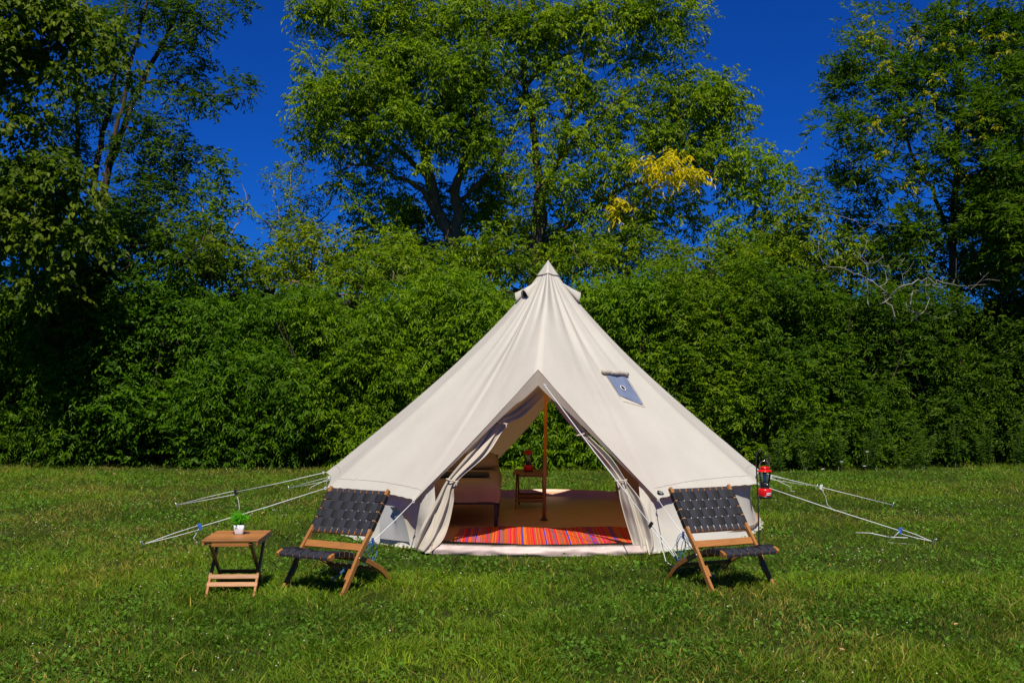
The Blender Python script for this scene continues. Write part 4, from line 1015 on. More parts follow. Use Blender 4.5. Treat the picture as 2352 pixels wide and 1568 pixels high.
# side wall
def wall_cols():
    cols = []
    def push(B_, ang_base=None, base=None):
        r_ = math.hypot(B_[0], B_[1]); k = 1 - 0.075 / r_
        top = np.array([B_[0] * k, B_[1] * k, B_[2] + 0.03])
        if base is None: base = np.array([B_[0], B_[1]]) / r_ * (2.41 + 0.15 * math.exp(-(math.atan2(B_[0], -B_[1]) / 0.9) ** 4))
        cols.append((top, np.array([base[0], base[1], 0.01])))
    return cols, push
def build_wall(idx, extra0=None, extra1=None):
    cols, push = wall_cols()
    if extra0:
        for t in np.linspace(0, 1, 12)[:-1]:
            cols.append((np.array(extra0[0]) * (1 - t) + np.array(extra0[1]) * t, np.array(extra0[2]) * (1 - t) + np.array(extra0[3]) * t))
    for j in idx: push(bound[j % NB])
    if extra1:
        for t in np.linspace(0, 1, 12)[1:]:
            cols.append((np.array(extra1[0]) * (1 - t) + np.array(extra1[1]) * t, np.array(extra1[2]) * (1 - t) + np.array(extra1[3]) * t))
    rows = []
    for q in range(12):
        t = q / 11; row = []
        for c, (a, b_) in enumerate(cols):
            p = a * (1 - t) + b_ * t
            rr = p[:2] / np.linalg.norm(p[:2])
            wob = 0.022 * mnoise.noise(Vector((c * 0.16, t * 1.4, 1.7))) + 0.010 * mnoise.noise(Vector((c * 0.5, t * 4, 4.2))) - 0.03 * math.sin(PI * t)
            p[:2] += rr * (wob + 0.03 * max(0, t - .85) / .15 * mnoise.noise(Vector((c * 0.45, 9, 1))))
            row.append(p)
        rows.append(row)
    # loose mud flap
    row = []
    for c, p in enumerate(rows[-1]):
        rr = p[:2] / np.linalg.norm(p[:2]); n_ = mnoise.noise(Vector((c * 0.22, 2, 5)))
        row.append(np.array([p[0] + rr[0] * (0.05 + 0.04 * n_), p[1] + rr[1] * (0.05 + 0.04 * n_), 0.025 + 0.02 * mnoise.noise(Vector((c * 0.2, 7, 5)))]))
    rows.append(row)
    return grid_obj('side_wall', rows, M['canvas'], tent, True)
baseL = (-1.12, -2.42, 0.01); baseR = (0.90, -2.47, 0.01)
cl = bound[0] * 0.965; cl[2] = bound[0][2] + .03
upL = bound[0] + (apexF - bound[0]) * 0.12; upL = upL * [0.97, 0.97, 1]
cr = bound[10 * NS] * 0.965; cr[2] = bound[10 * NS][2] + .03
upR = bound[10 * NS] + (apexF - bound[10 * NS]) * 0.12; upR = upR * [0.97, 0.97, 1]
b0 = np.array([bound[0][0], bound[0][1]]) / math.hypot(bound[0][0], bound[0][1]) * 2.56
b1 = np.array([bound[10 * NS][0], bound[10 * NS][1]]) / math.hypot(bound[10 * NS][0], bound[10 * NS][1]) * 2.56
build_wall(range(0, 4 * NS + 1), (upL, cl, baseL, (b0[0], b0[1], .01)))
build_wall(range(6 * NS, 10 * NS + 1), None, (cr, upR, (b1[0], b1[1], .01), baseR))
# grey mesh window in the left front wall
def wp(px, py, Y): return TL(at(px, py, Y))
rows = []
for t in np.linspace(0, 1, 9):
    rows.append([wp(872 + (942 - 872) * s * (0.55 + 0.45 * t ** .5 if s > .5 else 1), 1158 + (1236 - 1158) * t + 8 * s, 11.12 - 0.28 * s + 0.02 * math.sin(6 * s + 3 * t) - 0.05 * t) for s in np.linspace(0, 1, 11)])
grid_obj('window_mesh', rows, M['mesh_panel'], tent, True)
# groundsheet with raised sill and back lip
n = 72; rows = []
for r_ in (0.0, 0.5, 1.0, 1.5, 2.0, 2.25, 2.38):
    row = []
    for k in range(n):
        a = 2 * PI * k / n; x_, y_ = r_ * math.sin(a), r_ * math.cos(a)
        row.append((x_, max(y_, -2.40), 0.016 + 0.010 * mnoise.noise(Vector((x_ * 2.2, y_ * 2.2, 1))) + 0.004 * mnoise.noise(Vector((x_ * 7, y_ * 4, 4)))))
    rows.append(row)
lip = [(p[0] * 1.02, max(p[1] * 1.02, -2.44), 0.10 + 0.015 * mnoise.noise(Vector((p[0] * 3, p[1] * 3, 0)))) for p in rows[-1]]
rows.append(lip)
gs = grid_obj('groundsheet', rows, M['sheet'], tent, True, closed=True)
# door sill
def sill_pt(s, t):
    p0 = np.array([-1.16, -2.36, 0]); p1 = np.array([0.90, -2.42, 0])
    p = p0 + (p1 - p0) * s; p[1] -= 0.13 * math.sin(PI * s) + 0.020 * mnoise.noise(Vector((s * 14, t * 2, 0))) + 0.008 * mnoise.noise(Vector((s * 45, t * 2, 3)))
    p[1] += 0.03 * t; p[2] = 0.004 + 0.085 * t * (1 + 0.06 * mnoise.noise(Vector((s * 9, 3, 0)))); p[1] -= 0.02 * math.sin(PI * t)
    return p
SS = np.linspace(0, 1, 60)
grid_obj('door_sill', [[sill_pt(s, t) for s in SS] for t in np.linspace(0, 1, 8)] + [[sill_pt(s, 1) + [0, .012 * q, -0.03 * q] for s in SS] for q in (1, 2, 3)], M['sill'], tent, True)
B = Batch()
for k in range(150):
    p = sill_pt(k / 149, 1); B.box((p[0], p[1] + .001, p[2] + .004), (.007, .010, .007))
B.obj('zip', M['curtain'], tent)['kind'] = 'stuff'
# curtains
def curtain(rowsdef, folds, amp, label, seed, nc=40, nr=60):
    A = spline([TL(at(*r_[0])) for r_ in rowsdef], nr); Bq = spline([TL(at(*r_[1])) for r_ in rowsdef], nr)
    g = spline([(r_[2], 0, 0) for r_ in rowsdef], nr)[:, 0]
    rows = []
    for i in range(nr):
        row = []
        for c in range(nc):
            s = c / (nc - 1); p = A[i] * (1 - s) + Bq[i] * s
            ph = s * folds * 2 * PI + 1.2 * mnoise.noise(Vector((i * .05, seed, 0))) + seed
            d = amp * g[i] * (math.sin(ph) + 0.35 * math.sin(2.3 * ph + 1) + 0.8 * mnoise.noise(Vector((s * 4, i * .04, seed + 9))))
            p = p + np.array([0.15 * d, -d, 0]) + np.array([0, 0.006 * mnoise.noise(Vector((s * 5, i * .2, seed))), 0])
            row.append(p)
        rows.append(row)
    o = grid_obj('door_curtain', rows, M['curtain'], tent, True); solid(o, 0.003)
    return o, A, Bq
cu1, A1, B1 = curtain([((1240, 888, 11.42), (1252, 905, 11.5), .25), ((1180, 940, 11.35), (1200, 955, 11.4), .6), ((1140, 966, 11.2), (1164, 976, 11.25), .35), ((1085, 1030, 11.0), (1120, 1042, 11.05), .9),
                      ((1028, 1100, 10.82), (1050, 1106, 10.84), .5), ((1000, 1150, 10.72), (1042, 1152, 10.82), 1.1), ((972, 1200, 10.62), (1030, 1206, 10.76), 1.3), ((958, 1235, 10.60), (1014, 1242, 10.62), 1.0), ((950, 1258, 10.60), (984, 1271, 10.55), .5)], 1.9, 0.024, '', 1)
cu2, A2, B2 = curtain([((1252, 895, 11.42), (1262, 905, 11.42), .25), ((1290, 950, 11.3), (1312, 950, 11.2), .6), ((1325, 992, 11.2), (1352, 1000, 11.1), .5), ((1375, 1050, 11.0), (1402, 1050, 10.9), .9),
                      ((1414, 1102, 10.84), (1438, 1104, 10.78), .5), ((1426, 1150, 10.78), (1472, 1150, 10.66), 1.1), ((1440, 1200, 10.72), (1490, 1200, 10.6), 1.3), ((1452, 1240, 10.62), (1500, 1240, 10.55), 1.0), ((1458, 1264, 10.56), (1500, 1270, 10.50), .4)], 1.7, 0.022, '', 4)
def tie_at(px, py, Y, wpx, par, tilt=0):
    c = TL(at(px, py, Y)); hw = wpx / FPX * Y / 2
    pts = [c + np.array([math.cos(a) * hw, -math.sin(a) * 0.035, math.cos(a) * hw * tilt]) for a in np.linspace(0, 2 * PI, 17)]
    tube('curtain_tie', pts, 0.008, M['curtain'], par, 6)
    tube('tie_end', [c + np.array([hw * .6, -0.04, 0]), c + np.array([hw * .8, -0.05, -0.03]), c + np.array([hw * .7, -0.05, -0.055])], 0.006, M['curtain'], par, 5)
tie_at(1039, 1103, 10.82, 27, cu1, -.25); tie_at(1153, 971, 11.2, 26, cu1, -.2); tie_at(1426, 1103, 10.8, 27, cu2, .1); tie_at(1339, 996, 11.15, 28, cu2, .3)
# facing strip of the door arch
def edge(i0, i1, k):
    return [roof_pt(j, 1.0, 0) for j in np.linspace(i0, i1, k)]
eL = [np.array(bound[j % NB]) for j in range(11 * NS, 12 * NS)] + [bound[0]]
eR = [np.array(bound[j]) for j in range(10 * NS, 11 * NS + 1)]
for e_, nm in ((eL, 'l'), (eR, 'r')):
    apx = apexF; rows = []
    for t in (0, .33, .66, 1):
        row = []
        for q, p in enumerate(e_):
            f = np.linalg.norm(p - apx) / 1.8
            wdt = 0.055 * math.exp(-(f / 0.25) ** 2) + 0.085 * max(0.25, 1 - f * .8)
            row.append(p + np.array([(0.02 if nm == 'l' else -0.02) * 0 , 0.015 * t + 0.003, 0]) + np.array([0, 0, -1]) * wdt * t * (1.15 if f < .15 else 1))
        rows.append(row)
    grid_obj('door_facing', rows, M['curtain'], tent, True)
# poles
pb = gat(1249.5, 1194, 0.02)
pt_ = at(1258.5, 600, TY); mid = Vector(pb).lerp(pt_, 0.245)
tube('pole_lower', [Vector(pb) - Vector((TX, TY, 0)), mid - Vector((TX, TY, 0))], 0.0215, M['pole_shade'], tent, 16)
tube('pole_upper', [mid - Vector((TX, TY, 0)), Vector(pt_) - Vector((TX, TY, 0.02))], 0.0185, M['pole_light'], tent, 16)
lathe('pole_foot', [(0.001, 0.03), (0.03, 0.03), (0.045, 0.018), (0.045, 0.012)], M['black_plastic'], tent, 16, (pb.x - TX, pb.y - TY, 0.01))
# seams inside the roof
for j in (0.9 * NS, 2.0 * NS, 3.0 * NS):
    tube('roof_seam', [roof_pt(j, u, -0.012) for u in np.linspace(0.1, 0.98, 24)], 0.006, M['hem'], tent, 5)
# maker's tag on the hem
jt, ut = find_ju(1516, 1132)
def tagpt(a, b_, l=0.008):
    c = roof_pt(jt, ut); e1 = roof_pt(jt - 1.0, ut) - c; e1 /= np.linalg.norm(e1)
    e1 = e1 if e1[0] > 0 else -e1
    e2 = roof_pt(jt, ut + 0.02) - c; e2 /= np.linalg.norm(e2); nn = np.cross(e2, e1); nn = nn if nn[1] < 0 else -nn
    return c + e1 * a + e2 * b_ + nn * l
tg = grid_obj('maker_tag', [[tagpt(s * 0.058 * math.cos(a) + .018 * s * math.sin(a), s * 0.030 * math.sin(a)) for a in np.linspace(0, 2 * PI, 25)] for s in (0.02, 1)], M['black_plastic'], tent, False)
for k, (x0_, x1_) in enumerate(((-.030, .010), (-.022, .030), (-.010, .030))):
    yv = -0.012 + 0.012 * k
    grid_obj('tag_print', [[tagpt(x0_ + (x1_ - x0_) * q, yv + w__ + 0.002 * math.sin(q * 20), 0.0095) for q in np.linspace(0, 1, 12)] for w__ in (-.002, .002)], M['badge_white'], tg, False)
for j, nm in ((0, 0), (10 * NS, 1)):
    c = roof_pt(j, 1.0); tube('toggle_loop', [c + np.array([(.09 if nm == 0 else -.09) + 0.022 * math.cos(a), 0.12, -0.03 + 0.04 * math.sin(a)]) for a in np.linspace(0, 2 * PI, 13)], 0.004, M['curtain'], tent, 5)

# ------------------------------------------------------------------ guy ropes
def guy(label, p0, slider, peg, tail=None, slider_mat='black_plastic', double=True, far_mat='rope', r_=0.0044, loops=0, group='guy ropes of the tent'):
    p0 = Vector(p0); peg = Vector(peg); L = (peg - p0).length
    g = empty('guy_rope', (peg.x, peg.y, 0), 0, label, 'rope', group)
    o0 = Vector((peg.x, peg.y, 0))
    end = peg + Vector((0, 0, 0.05)); s = p0.lerp(end, slider)
    sag = Vector((0, 0, -0.012 * L / 3))
    tube('cord', [p0 - o0, (p0.lerp(s, .5) + sag) - o0, s - o0], r_, M['rope'], g, 6)
    off = Vector((0, 0, 0.030))
    if double:
        tube('return_cord', [s + off * .6 - o0, s.lerp(end, .5) + off * .5 - o0, end - o0], r_ * .85, M[far_mat], g, 6)
        tube('return_cord', [s - off * .9 - o0, s.lerp(end, .5) - off * .6 - o0, end - o0], r_ * .85, M[far_mat], g, 6)
    else: tube('return_cord', [s - o0, end - o0], r_, M[far_mat], g, 6)
    d = (end - s).normalized()
    bm = bmesh.new(); bmesh.ops.create_cube(bm, size=1)
    for v in bm.verts: v.co = Vector((v.co.x * .035, v.co.y * .014, v.co.z * (.075 if v.co.x > 0 else .055)))
    bmesh.ops.bevel(bm, geom=bm.edges[:], offset=.004, segments=1, affect='EDGES')
    so_ = bm_obj('slider', bm, M[slider_mat], g); so_.matrix_local = frame_matrix(s - o0, end - o0, (0, 0, 1))
    # knot at the tent
    tube('knot', [p0 - o0 + Vector((0.009 * math.cos(a), -0.01, 0.013 * math.sin(a))) + (s - p0).normalized() * 0.03 for a in np.linspace(0, 2 * PI, 9)], r_ * 1.2, M['rope'], g, 5)
    if tail: tube('tail', [s - o0] + [Vector(t) - o0 for t in tail], r_ * .8, M['rope'], g, 5)
    for k in range(loops):
        c = s + Vector((RNG.normal(0, .03), RNG.normal(0, .02), -0.08 - .05 * k))
        tube('loop', [c - o0 + Vector((0.04 * math.cos(a), 0.02 * math.cos(a + 1), (0.09 + .03 * k) * math.sin(a))) for a in np.linspace(0, 2 * PI, 15)], r_ * .8, M[far_mat], g, 5)
    away = Vector((peg.x - p0.x, peg.y - p0.y, 0)).normalized()
    tube('peg', [Vector((0, 0, -0.06)) - away * 0.03, Vector((0, 0, 0.05)) + away * 0.02, Vector((0, 0, 0.075)) + away * 0.03, Vector((0, 0, 0.07)) + away * 0.055], 0.005, M['peg'], g, 6)
    return g
def TW(p): return (p[0] + TX, p[1] + TY, p[2])
G2 = lambda px, py: gat(px, py, 0.0)
nd = [n_[0] for n_ in nodes]
pa = TW(nd[2]); guy('long white guy rope with a black slider at the far left corner of the tent', pa, 0.60, G2(408, 1168), [at(548, 1150, 13.85), at(550, 1168, 13.8), at(546, 1178, 13.8)])
pa = TW(nd[1]); guy('white guy rope with a blue slider running past the potted plant', pa, 0.72, G2(333, 1260), [at(444, 1236, 11.2), at(458, 1248, 11.2)], 'blue_plastic')
pa = TW(nd[3]); guy('faint guy rope with a loose loop, behind the left eave', pa, 0.62, G2(665, 1128), [at(715, 1118, 15.4), at(708, 1128, 15.4)], 'rope', loops=1, r_=.004)
pa = TW(nd[0]); guy('guy rope ending in blue cord under the chair nearest the small table', pa, 0.56, G2(768, 1344), None, 'blue_plastic', far_mat='blue_rope', loops=2)
pa = tuple(at(1249, 882, 11.20)); guy('guy rope from the top of the door down across the curtain', pa, 0.80, G2(1566, 1312), [at(1505, 1215, 10.4), at(1520, 1255, 10.2), at(1530, 1290, 9.9), at(1560, 1308, 9.6)], 'black_plastic', r_=.0048)
pa = TW(nd[10]); guy('guy rope ending in a blue tangle behind the chair by the lantern', pa, 0.50, G2(1638, 1338), [at(1545, 1260, 10.2), at(1560, 1285, 10.0)], 'blue_plastic', far_mat='blue_rope', loops=3)
pa = TW(nd[9]); guy('long white guy rope reaching low over the grass from behind the lantern', pa, 0.83, G2(2140, 1254), [at(2040, 1245, 11.2), at(2105, 1250, 11.15)], 'blue_plastic')
pa = TW(nd[8]); guy('white guy rope with a long dangling end, from the rear corner beyond the lantern', pa, 0.45, G2(2048, 1168), [at(1896, 1140, 13.8), at(1900, 1158, 13.8), at(1915, 1172, 13.7), at(1960, 1172, 13.9)], 'rope', double=False)
pa = TW(nd[7]); guy('shorter guy rope with a hanging knot, farthest back beyond the lantern', pa, 0.60, G2(1875, 1124), [at(1817, 1118, 15.6), at(1816, 1128, 15.6), at(1826, 1128, 15.6)], 'rope', loops=0, r_=.0042)
ro = tube('loose_cord', [G2(1966, 1234) + Vector((0, 0, .05)), G2(2000, 1236) + Vector((0, 0, .055)), G2(2040, 1244) + Vector((0, 0, .05)), G2(2085, 1246) + Vector((0, 0, .05))], 0.005, M['rope'], None, 6)
tag(ro, 'loose end of white cord lying on the grass below the long rope', 'rope')

# ------------------------------------------------------------------ chairs
def make_chair(label, loc, rz, warp_c):
    """local +y is the way the chair faces"""
    t = empty('folding_chair', loc, rz, label, 'chair', 'woven folding chairs before the tent')
    Wp, Wr = 0.573, 0.50
    post = spline([(0.295, 0.0), (0.16, 0.16), (0.06, 0.285), (-0.10, 0.46), (-0.325, 0.752)], 16)[:, :2] if False else spline([(0.295, 0.0, 0), (0.185, 0.135, 0), (0.075, 0.285, 0), (-0.10, 0.475, 0), (-0.325, 0.752, 0)], 18)[:, :2]
    seat = spline([(0.405, 0.298, 0), (0.33, 0.318, 0), (0.20, 0.308, 0), (0.08, 0.272, 0), (-0.08, 0.215, 0), (-0.27, 0.120, 0), (-0.405, 0.0, 0)], 24)[:, :2]
    for s in (-1, 1):
        curved_bar('back_post', post, s * Wp / 2, 0.024, [0.044] * 17 + [0.040], M['wood'], t)
        th = [0.030] + [0.042] * 22 + [0.036]
        curved_bar('rear_leg', seat, s * (Wr / 2), 0.024, th, M['wood'], t)
        plank('stop_block', (s * (Wp / 2 - .025), 0.155, 0.185), (s * (Wp / 2 - .025), 0.215, 0.11), 0.022, 0.026, M['wood'], t, up=(0, 1, 0))
        bl = lathe('bolt', [(0.001, 0.004), (0.006, 0.004), (0.007, 0.0)], M['peg'], t, 10); bl.rotation_euler = (0, s * PI / 2, 0); bl.location = (s * (Wp / 2 + .013), 0.085, 0.265)
    # rails of the back frame
    d = Vector((0, -0.225, 0.277)).normalized(); nrm = Vector((0, d.z, -d.y))       # up the back, and its front normal
    top = Vector((0, -0.305, 0.728)); bot = top - d * 0.385
    for nm, c in (('top_rail', top), ('back_rail', bot)):
        plank(nm, (-Wp / 2 + .012, c.y, c.z), (Wp / 2 - .012, c.y, c.z), 0.020, 0.034, M['wood'], t, up=tuple(d))
    plank('cross_board', (-Wp / 2 + .010, 0.022, 0.335), (Wp / 2 - .010, 0.022, 0.335), 0.016, 0.062, M['wood'], t, up=tuple(d))
    # back webbing, each strap its own ribbon
    def ribbon(name, pts, side, wd_, mat, par=t):
        P = np.array([tuple(p) for p in pts]); sd = np.array(tuple(side)) * wd_ / 2
        o = grid_obj(name, [[p - sd, p + sd] for p in P], mat, par, False); solid(o, 0.0022); return o
    nW, nH = 9, 4
    pitch = (Wp - 0.036) / nW; ww = pitch * 0.86
    Lb = 0.385; hpos = [0.062 + k * 0.0835 for k in range(nH)]; hw = 0.071
    for i in range(nW):
        x_ = -Wp / 2 + 0.018 + pitch * (i + 0.5)
        pts = []
        # over the top rail, down the front weaving, round the bottom rail, up a little behind
        pts.append(top + Vector((x_, 0, 0)) - nrm * 0.012 - d * 0.03)
        pts.append(top + Vector((x_, 0, 0)) - nrm * 0.0125 + d * 0.012)
        pts.append(top + Vector((x_, 0, 0)) + d * 0.0185)
        pts.append(top + Vector((x_, 0, 0)) + nrm * 0.0125 + d * 0.012)
        for q in np.linspace(0.02, Lb - 0.02, 33):
            over = 0.0
            for k, hp in enumerate(hpos):
                sg = 1 if (i + k) % 2 == 0 else -1
                over += sg * math.exp(-((q - hp) / 0.030) ** 4)
            pts.append(top + Vector((x_, 0, 0)) - d * q + nrm * (0.0125 - 0.0032 * over))
        pts.append(bot + Vector((x_, 0, 0)) + nrm * 0.0125 - d * 0.012)
        pts.append(bot + Vector((x_, 0, 0)) - d * 0.0185)
        pts.append(bot + Vector((x_, 0, 0)) - nrm * 0.0125 - d * 0.01)
        ribbon('webbing_strap', pts, (1, 0, 0), ww, M[warp_c])
    for k, hp in enumerate(hpos):
        c = top - d * hp; pts = []
        xe = Wp / 2 + 0.0135
        for s, n_ in ((-1, -0.020), (-1, 0.0)): pts.append(c + Vector((s * xe, 0, 0)) + nrm * (n_))
        pts.append(c + Vector((-xe, 0, 0)) + nrm * 0.020); pts.append(c + Vector((-xe + .006, 0, 0)) + nrm * 0.0245); pts.append(c + Vector((-xe + .024, 0, 0)) + nrm * 0.0235)
        for q in np.linspace(0, 1, 46):
            x_ = -Wp / 2 + 0.03 + (Wp - 0.06) * q
            fi = (x_ + Wp / 2 - 0.018) / pitch - 0.5; i = int(round(fi)); sg = 1 if (i + k) % 2 == 0 else -1
            e = math.exp(-((fi - i) / 0.42) ** 4)
            pts.append(c + Vector((x_, 0, 0)) + nrm * (0.0125 + 0.0034 * sg * e + 0.003 * abs(2 * q - 1) ** 6))
        pts.append(c + Vector((xe - .024, 0, 0)) + nrm * 0.0235); pts.append(c + Vector((xe - .006, 0, 0)) + nrm * 0.0245); pts.append(c + Vector((xe, 0, 0)) + nrm * 0.020)
        for n_ in (0.0, -0.020): pts.append(c + Vector((xe, 0, 0)) + nrm * n_)
        ribbon('webbing_strap', pts, tuple(d), hw, M['weft'])
    # seat: front rail, rear rail, webbing
    plank('front_rail', (-Wr / 2 + .012, 0.385, 0.300), (Wr / 2 - .012, 0.385, 0.300), 0.030, 0.026, M['wood'], t, up=(0, 0, 1))
    plank('seat_rail', (-Wr / 2 + .012, 0.02, 0.243), (Wr / 2 - .012, 0.02, 0.243), 0.024, 0.022, M['wood'], t, up=(0, .3, 1))
    plank('leg_stretcher', (-Wr / 2 + .012, -0.25, 0.128), (Wr / 2 - .012, -0.25, 0.128), 0.018, 0.03, M['wood'], t, up=(0, .5, 1))
    sp = spline([(0, 0.392, 0.320), (0, 0.33, 0.343), (0, 0.20, 0.332), (0, 0.08, 0.290), (0, 0.015, 0.262)], 33)
    nS = 7; ps = (Wr - 0.03) / nS; yk = [0.325, 0.262, 0.200, 0.138, 0.077]
    for i in range(nS):
        x_ = -Wr / 2 + 0.015 + ps * (i + 0.5); pts = [Vector((x_, 0.375, 0.284)), Vector((x_, 0.402, 0.287)), Vector((x_, 0.4045, 0.302)), Vector((x_, 0.401, 0.313))]
        for p in sp[1:]:
            over = 0
            for k, yy in enumerate(yk): over += (1 if (i + k) % 2 == 0 else -1) * math.exp(-((p[1] - yy) / 0.024) ** 4)
            sgn = 0.10 * (0.5 - abs(i - 3) / 7)
            pts.append(Vector((x_, p[1], p[2] - 0.003 * over - 0.016 * (1 - ((x_) / (Wr / 2)) ** 2) * math.sin(PI * min(1, max(0, (0.40 - p[1]) / 0.40))))))
        pts += [Vector((x_, 0.004, 0.243)), Vector((x_, 0.012, 0.229))]
        ribbon('seat_strap', pts, (1, 0, 0), ps * .88, M[warp_c])
    for k, yy in enumerate(yk):
        i_ = int(np.argmin(abs(sp[:, 1] - yy))); z_ = sp[i_][2]; zr = float(np.interp(yy, seat[::-1, 0], seat[::-1, 1])) + 0.0225; xe = Wr / 2 + 0.0135; pts = []
        tl = sp[min(32, i_ + 1)] - sp[i_ - 1]; tl = Vector(tl).normalized()
        pts += [Vector((-xe + .02, yy, z_ - 0.044)), Vector((-xe, yy, z_ - 0.040)), Vector((-xe, yy, zr - 0.006)), Vector((-xe + .005, yy, zr)), Vector((-xe + .024, yy, zr))]
        for q in np.linspace(0, 1, 38):
            x_ = -Wr / 2 + 0.03 + (Wr - .06) * q; fi = (x_ + Wr / 2 - .015) / ps - .5; i = int(round(fi)); sg = 1 if (i + k) % 2 == 0 else -1
            pts.append(Vector((x_, yy, z_ - 0.003 + 0.0034 * sg * math.exp(-((fi - i) / .42) ** 4) - 0.016 * (1 - (x_ / (Wr / 2)) ** 2) * math.sin(PI * min(1, max(0, (0.40 - yy) / 0.40))))))
        pts += [Vector((xe - .024, yy, zr)), Vector((xe - .005, yy, zr)), Vector((xe, yy, zr - 0.006)), Vector((xe, yy, z_ - 0.040)), Vector((xe - .02, yy, z_ - 0.044))]
        ribbon('seat_strap', pts, tuple(tl), 0.053, M['weft'])
    return t
# the fitted angle turns local x by rz; local +y (facing) points to the camera, so rotate by pi
make_chair('low folding chair of black woven webbing beside the little table with the plant', (-1.406, 8.982, 0), PI - 0.50, 'warp')
make_chair('low folding chair of black woven webbing next to the red lantern on its hook', (1.699, 9.125, 0), PI + 0.42, 'warp')

# ------------------------------------------------------------------ folding side tables
def make_table(label, loc, rz, wm, group='slatted folding side tables'):
    t = empty('side_table', loc, rz, label, 'table', group)
    W_, D_, H_ = 0.43, 0.52, 0.44; m_ = M[wm]
    ns = 6; sw = D_ / ns
    for k in range(ns):
        y_ = -D_ / 2 + sw * (k + .5)
        plank('top_slat', (-W_ / 2, y_, H_ - .009), (W_ / 2, y_, H_ - .009), sw - 0.004, 0.018, m_, t)
    for s in (-1, 1):
        plank('top_batten', (s * (W_ / 2 - .012), -D_ / 2 + .004, H_ - .0325), (s * (W_ / 2 - .012), D_ / 2 - .004, H_ - .0325), 0.020, 0.029, m_, t)
        plank('leg', (s * (W_ / 2 - .035), D_ / 2 - .06, H_ - .022), (s * (W_ / 2 - .035), -D_ / 2 + .02, 0.0), 0.020, 0.034, m_, t, up=(0, 1, 0))
        plank('leg', (s * (W_ / 2 - .062), -D_ / 2 + .022, H_ - .024), (s * (W_ / 2 - .062), D_ / 2 - .02, 0.0), 0.020, 0.034, m_, t, up=(0, 1, 0))
        bl = lathe('bolt', [(0.001, 0.004), (0.006, 0.004), (0.007, 0)], M['peg'], t, 10); bl.rotation_euler = (0, s * PI / 2, 0); bl.location = (s * (W_ / 2 - .024), 0.01, 0.215)
    plank('top_crossbar', (-W_ / 2 + .073, -D_ / 2 + .016, H_ - .038), (W_ / 2 - .073, -D_ / 2 + .016, H_ - .038), 0.016, 0.032, m_, t)
    plank('top_crossbar', (-W_ / 2 + .046, D_ / 2 - .066, H_ - .040), (W_ / 2 - .046, D_ / 2 - .066, H_ - .040), 0.016, 0.028, m_, t)
    d = Vector((0, -(D_ - .08), -(H_ - .022))).normalized()
    for z_ in (0.088, 0.138):
        f = 1 - z_ / (H_ - .022); y_ = (D_ / 2 - .06) + (-(D_ - .08)) * f - 0.022
        plank('lower_slat', (-W_ / 2 + .022, y_, z_), (W_ / 2 - .022, y_, z_), 0.012, 0.040, m_, t, up=(0, .62, .8))
        y2 = -(y_) 
        plank('lower_slat', (-W_ / 2 + .053, y2, z_), (W_ / 2 - .053, y2, z_), 0.012, 0.040, m_, t, up=(0, -.62, .8))
    return t
make_table('small slatted wooden side table carrying the potted plant', (-2.145, 8.80, 0), R(1.5), 'wood')
make_table('dim slatted side table carrying a lantern inside the tent', (0.235, 14.10, 0.025), R(-2), 'wood_dark')

# potted plant
pp = at(549.3, 1224.6, 8.84)
pot = empty('potted_plant', (pp.x, 8.84, 0.441), R(8), 'bright green feathery plant in a small white square pot on the table', 'plant')
lathe('pot', [(0.001, 0.0), (0.030, 0.0), (0.033, 0.006), (0.0385, 0.04), (0.042, 0.074), (0.0405, 0.0745), (0.038, 0.06), (0.001, 0.06)], M['white'], pot, 40, square=7.0)
lathe('soil', [(0.001, 0.066), (0.038, 0.064)], M['soil'], pot, 20)
PV = []; B = Batch()
for k in range(120):
    a = RNG.random() * 2 * PI; el = 0.60 + 0.85 * RNG.random(); ln = 0.075 + 0.035 * RNG.random()
    dv = np.array([math.cos(a) * math.cos(el), math.sin(a) * math.cos(el), math.sin(el)])
    p0 = np.array([RNG.normal(0, .012), RNG.normal(0, .012), .066]); p1 = p0 + dv * ln * 0.6; p2 = p1 + dv * ln * .5 + np.array([0, 0, -0.012])
    P = spline([p0, p1, p2], 8); B.tube(P, np.linspace(.0012, .0006, 8), 3)
    nl = 15; tt = np.linspace(0.25, 1, nl); PP = np.array([P[min(7, int(q * 7))] for q in tt])
    D = dv * 0.5 + RNG.normal(0, 0.6, (nl, 3))
    PV.append(leaf_arrays(PP, D, 0.018 + 0.010 * RNG.random(nl), np.full(nl, .0048), np.array([[0.13, 0.46, 0.012]]) * (0.55 + 0.8 * RNG.random((nl, 1)))))
V, F, C = merge(PV); o = np_obj('fronds', V, F, M['leaf'], pot, col=C); o['kind'] = 'stuff'
B.obj('stems', M['stem'], pot)['kind'] = 'stuff'

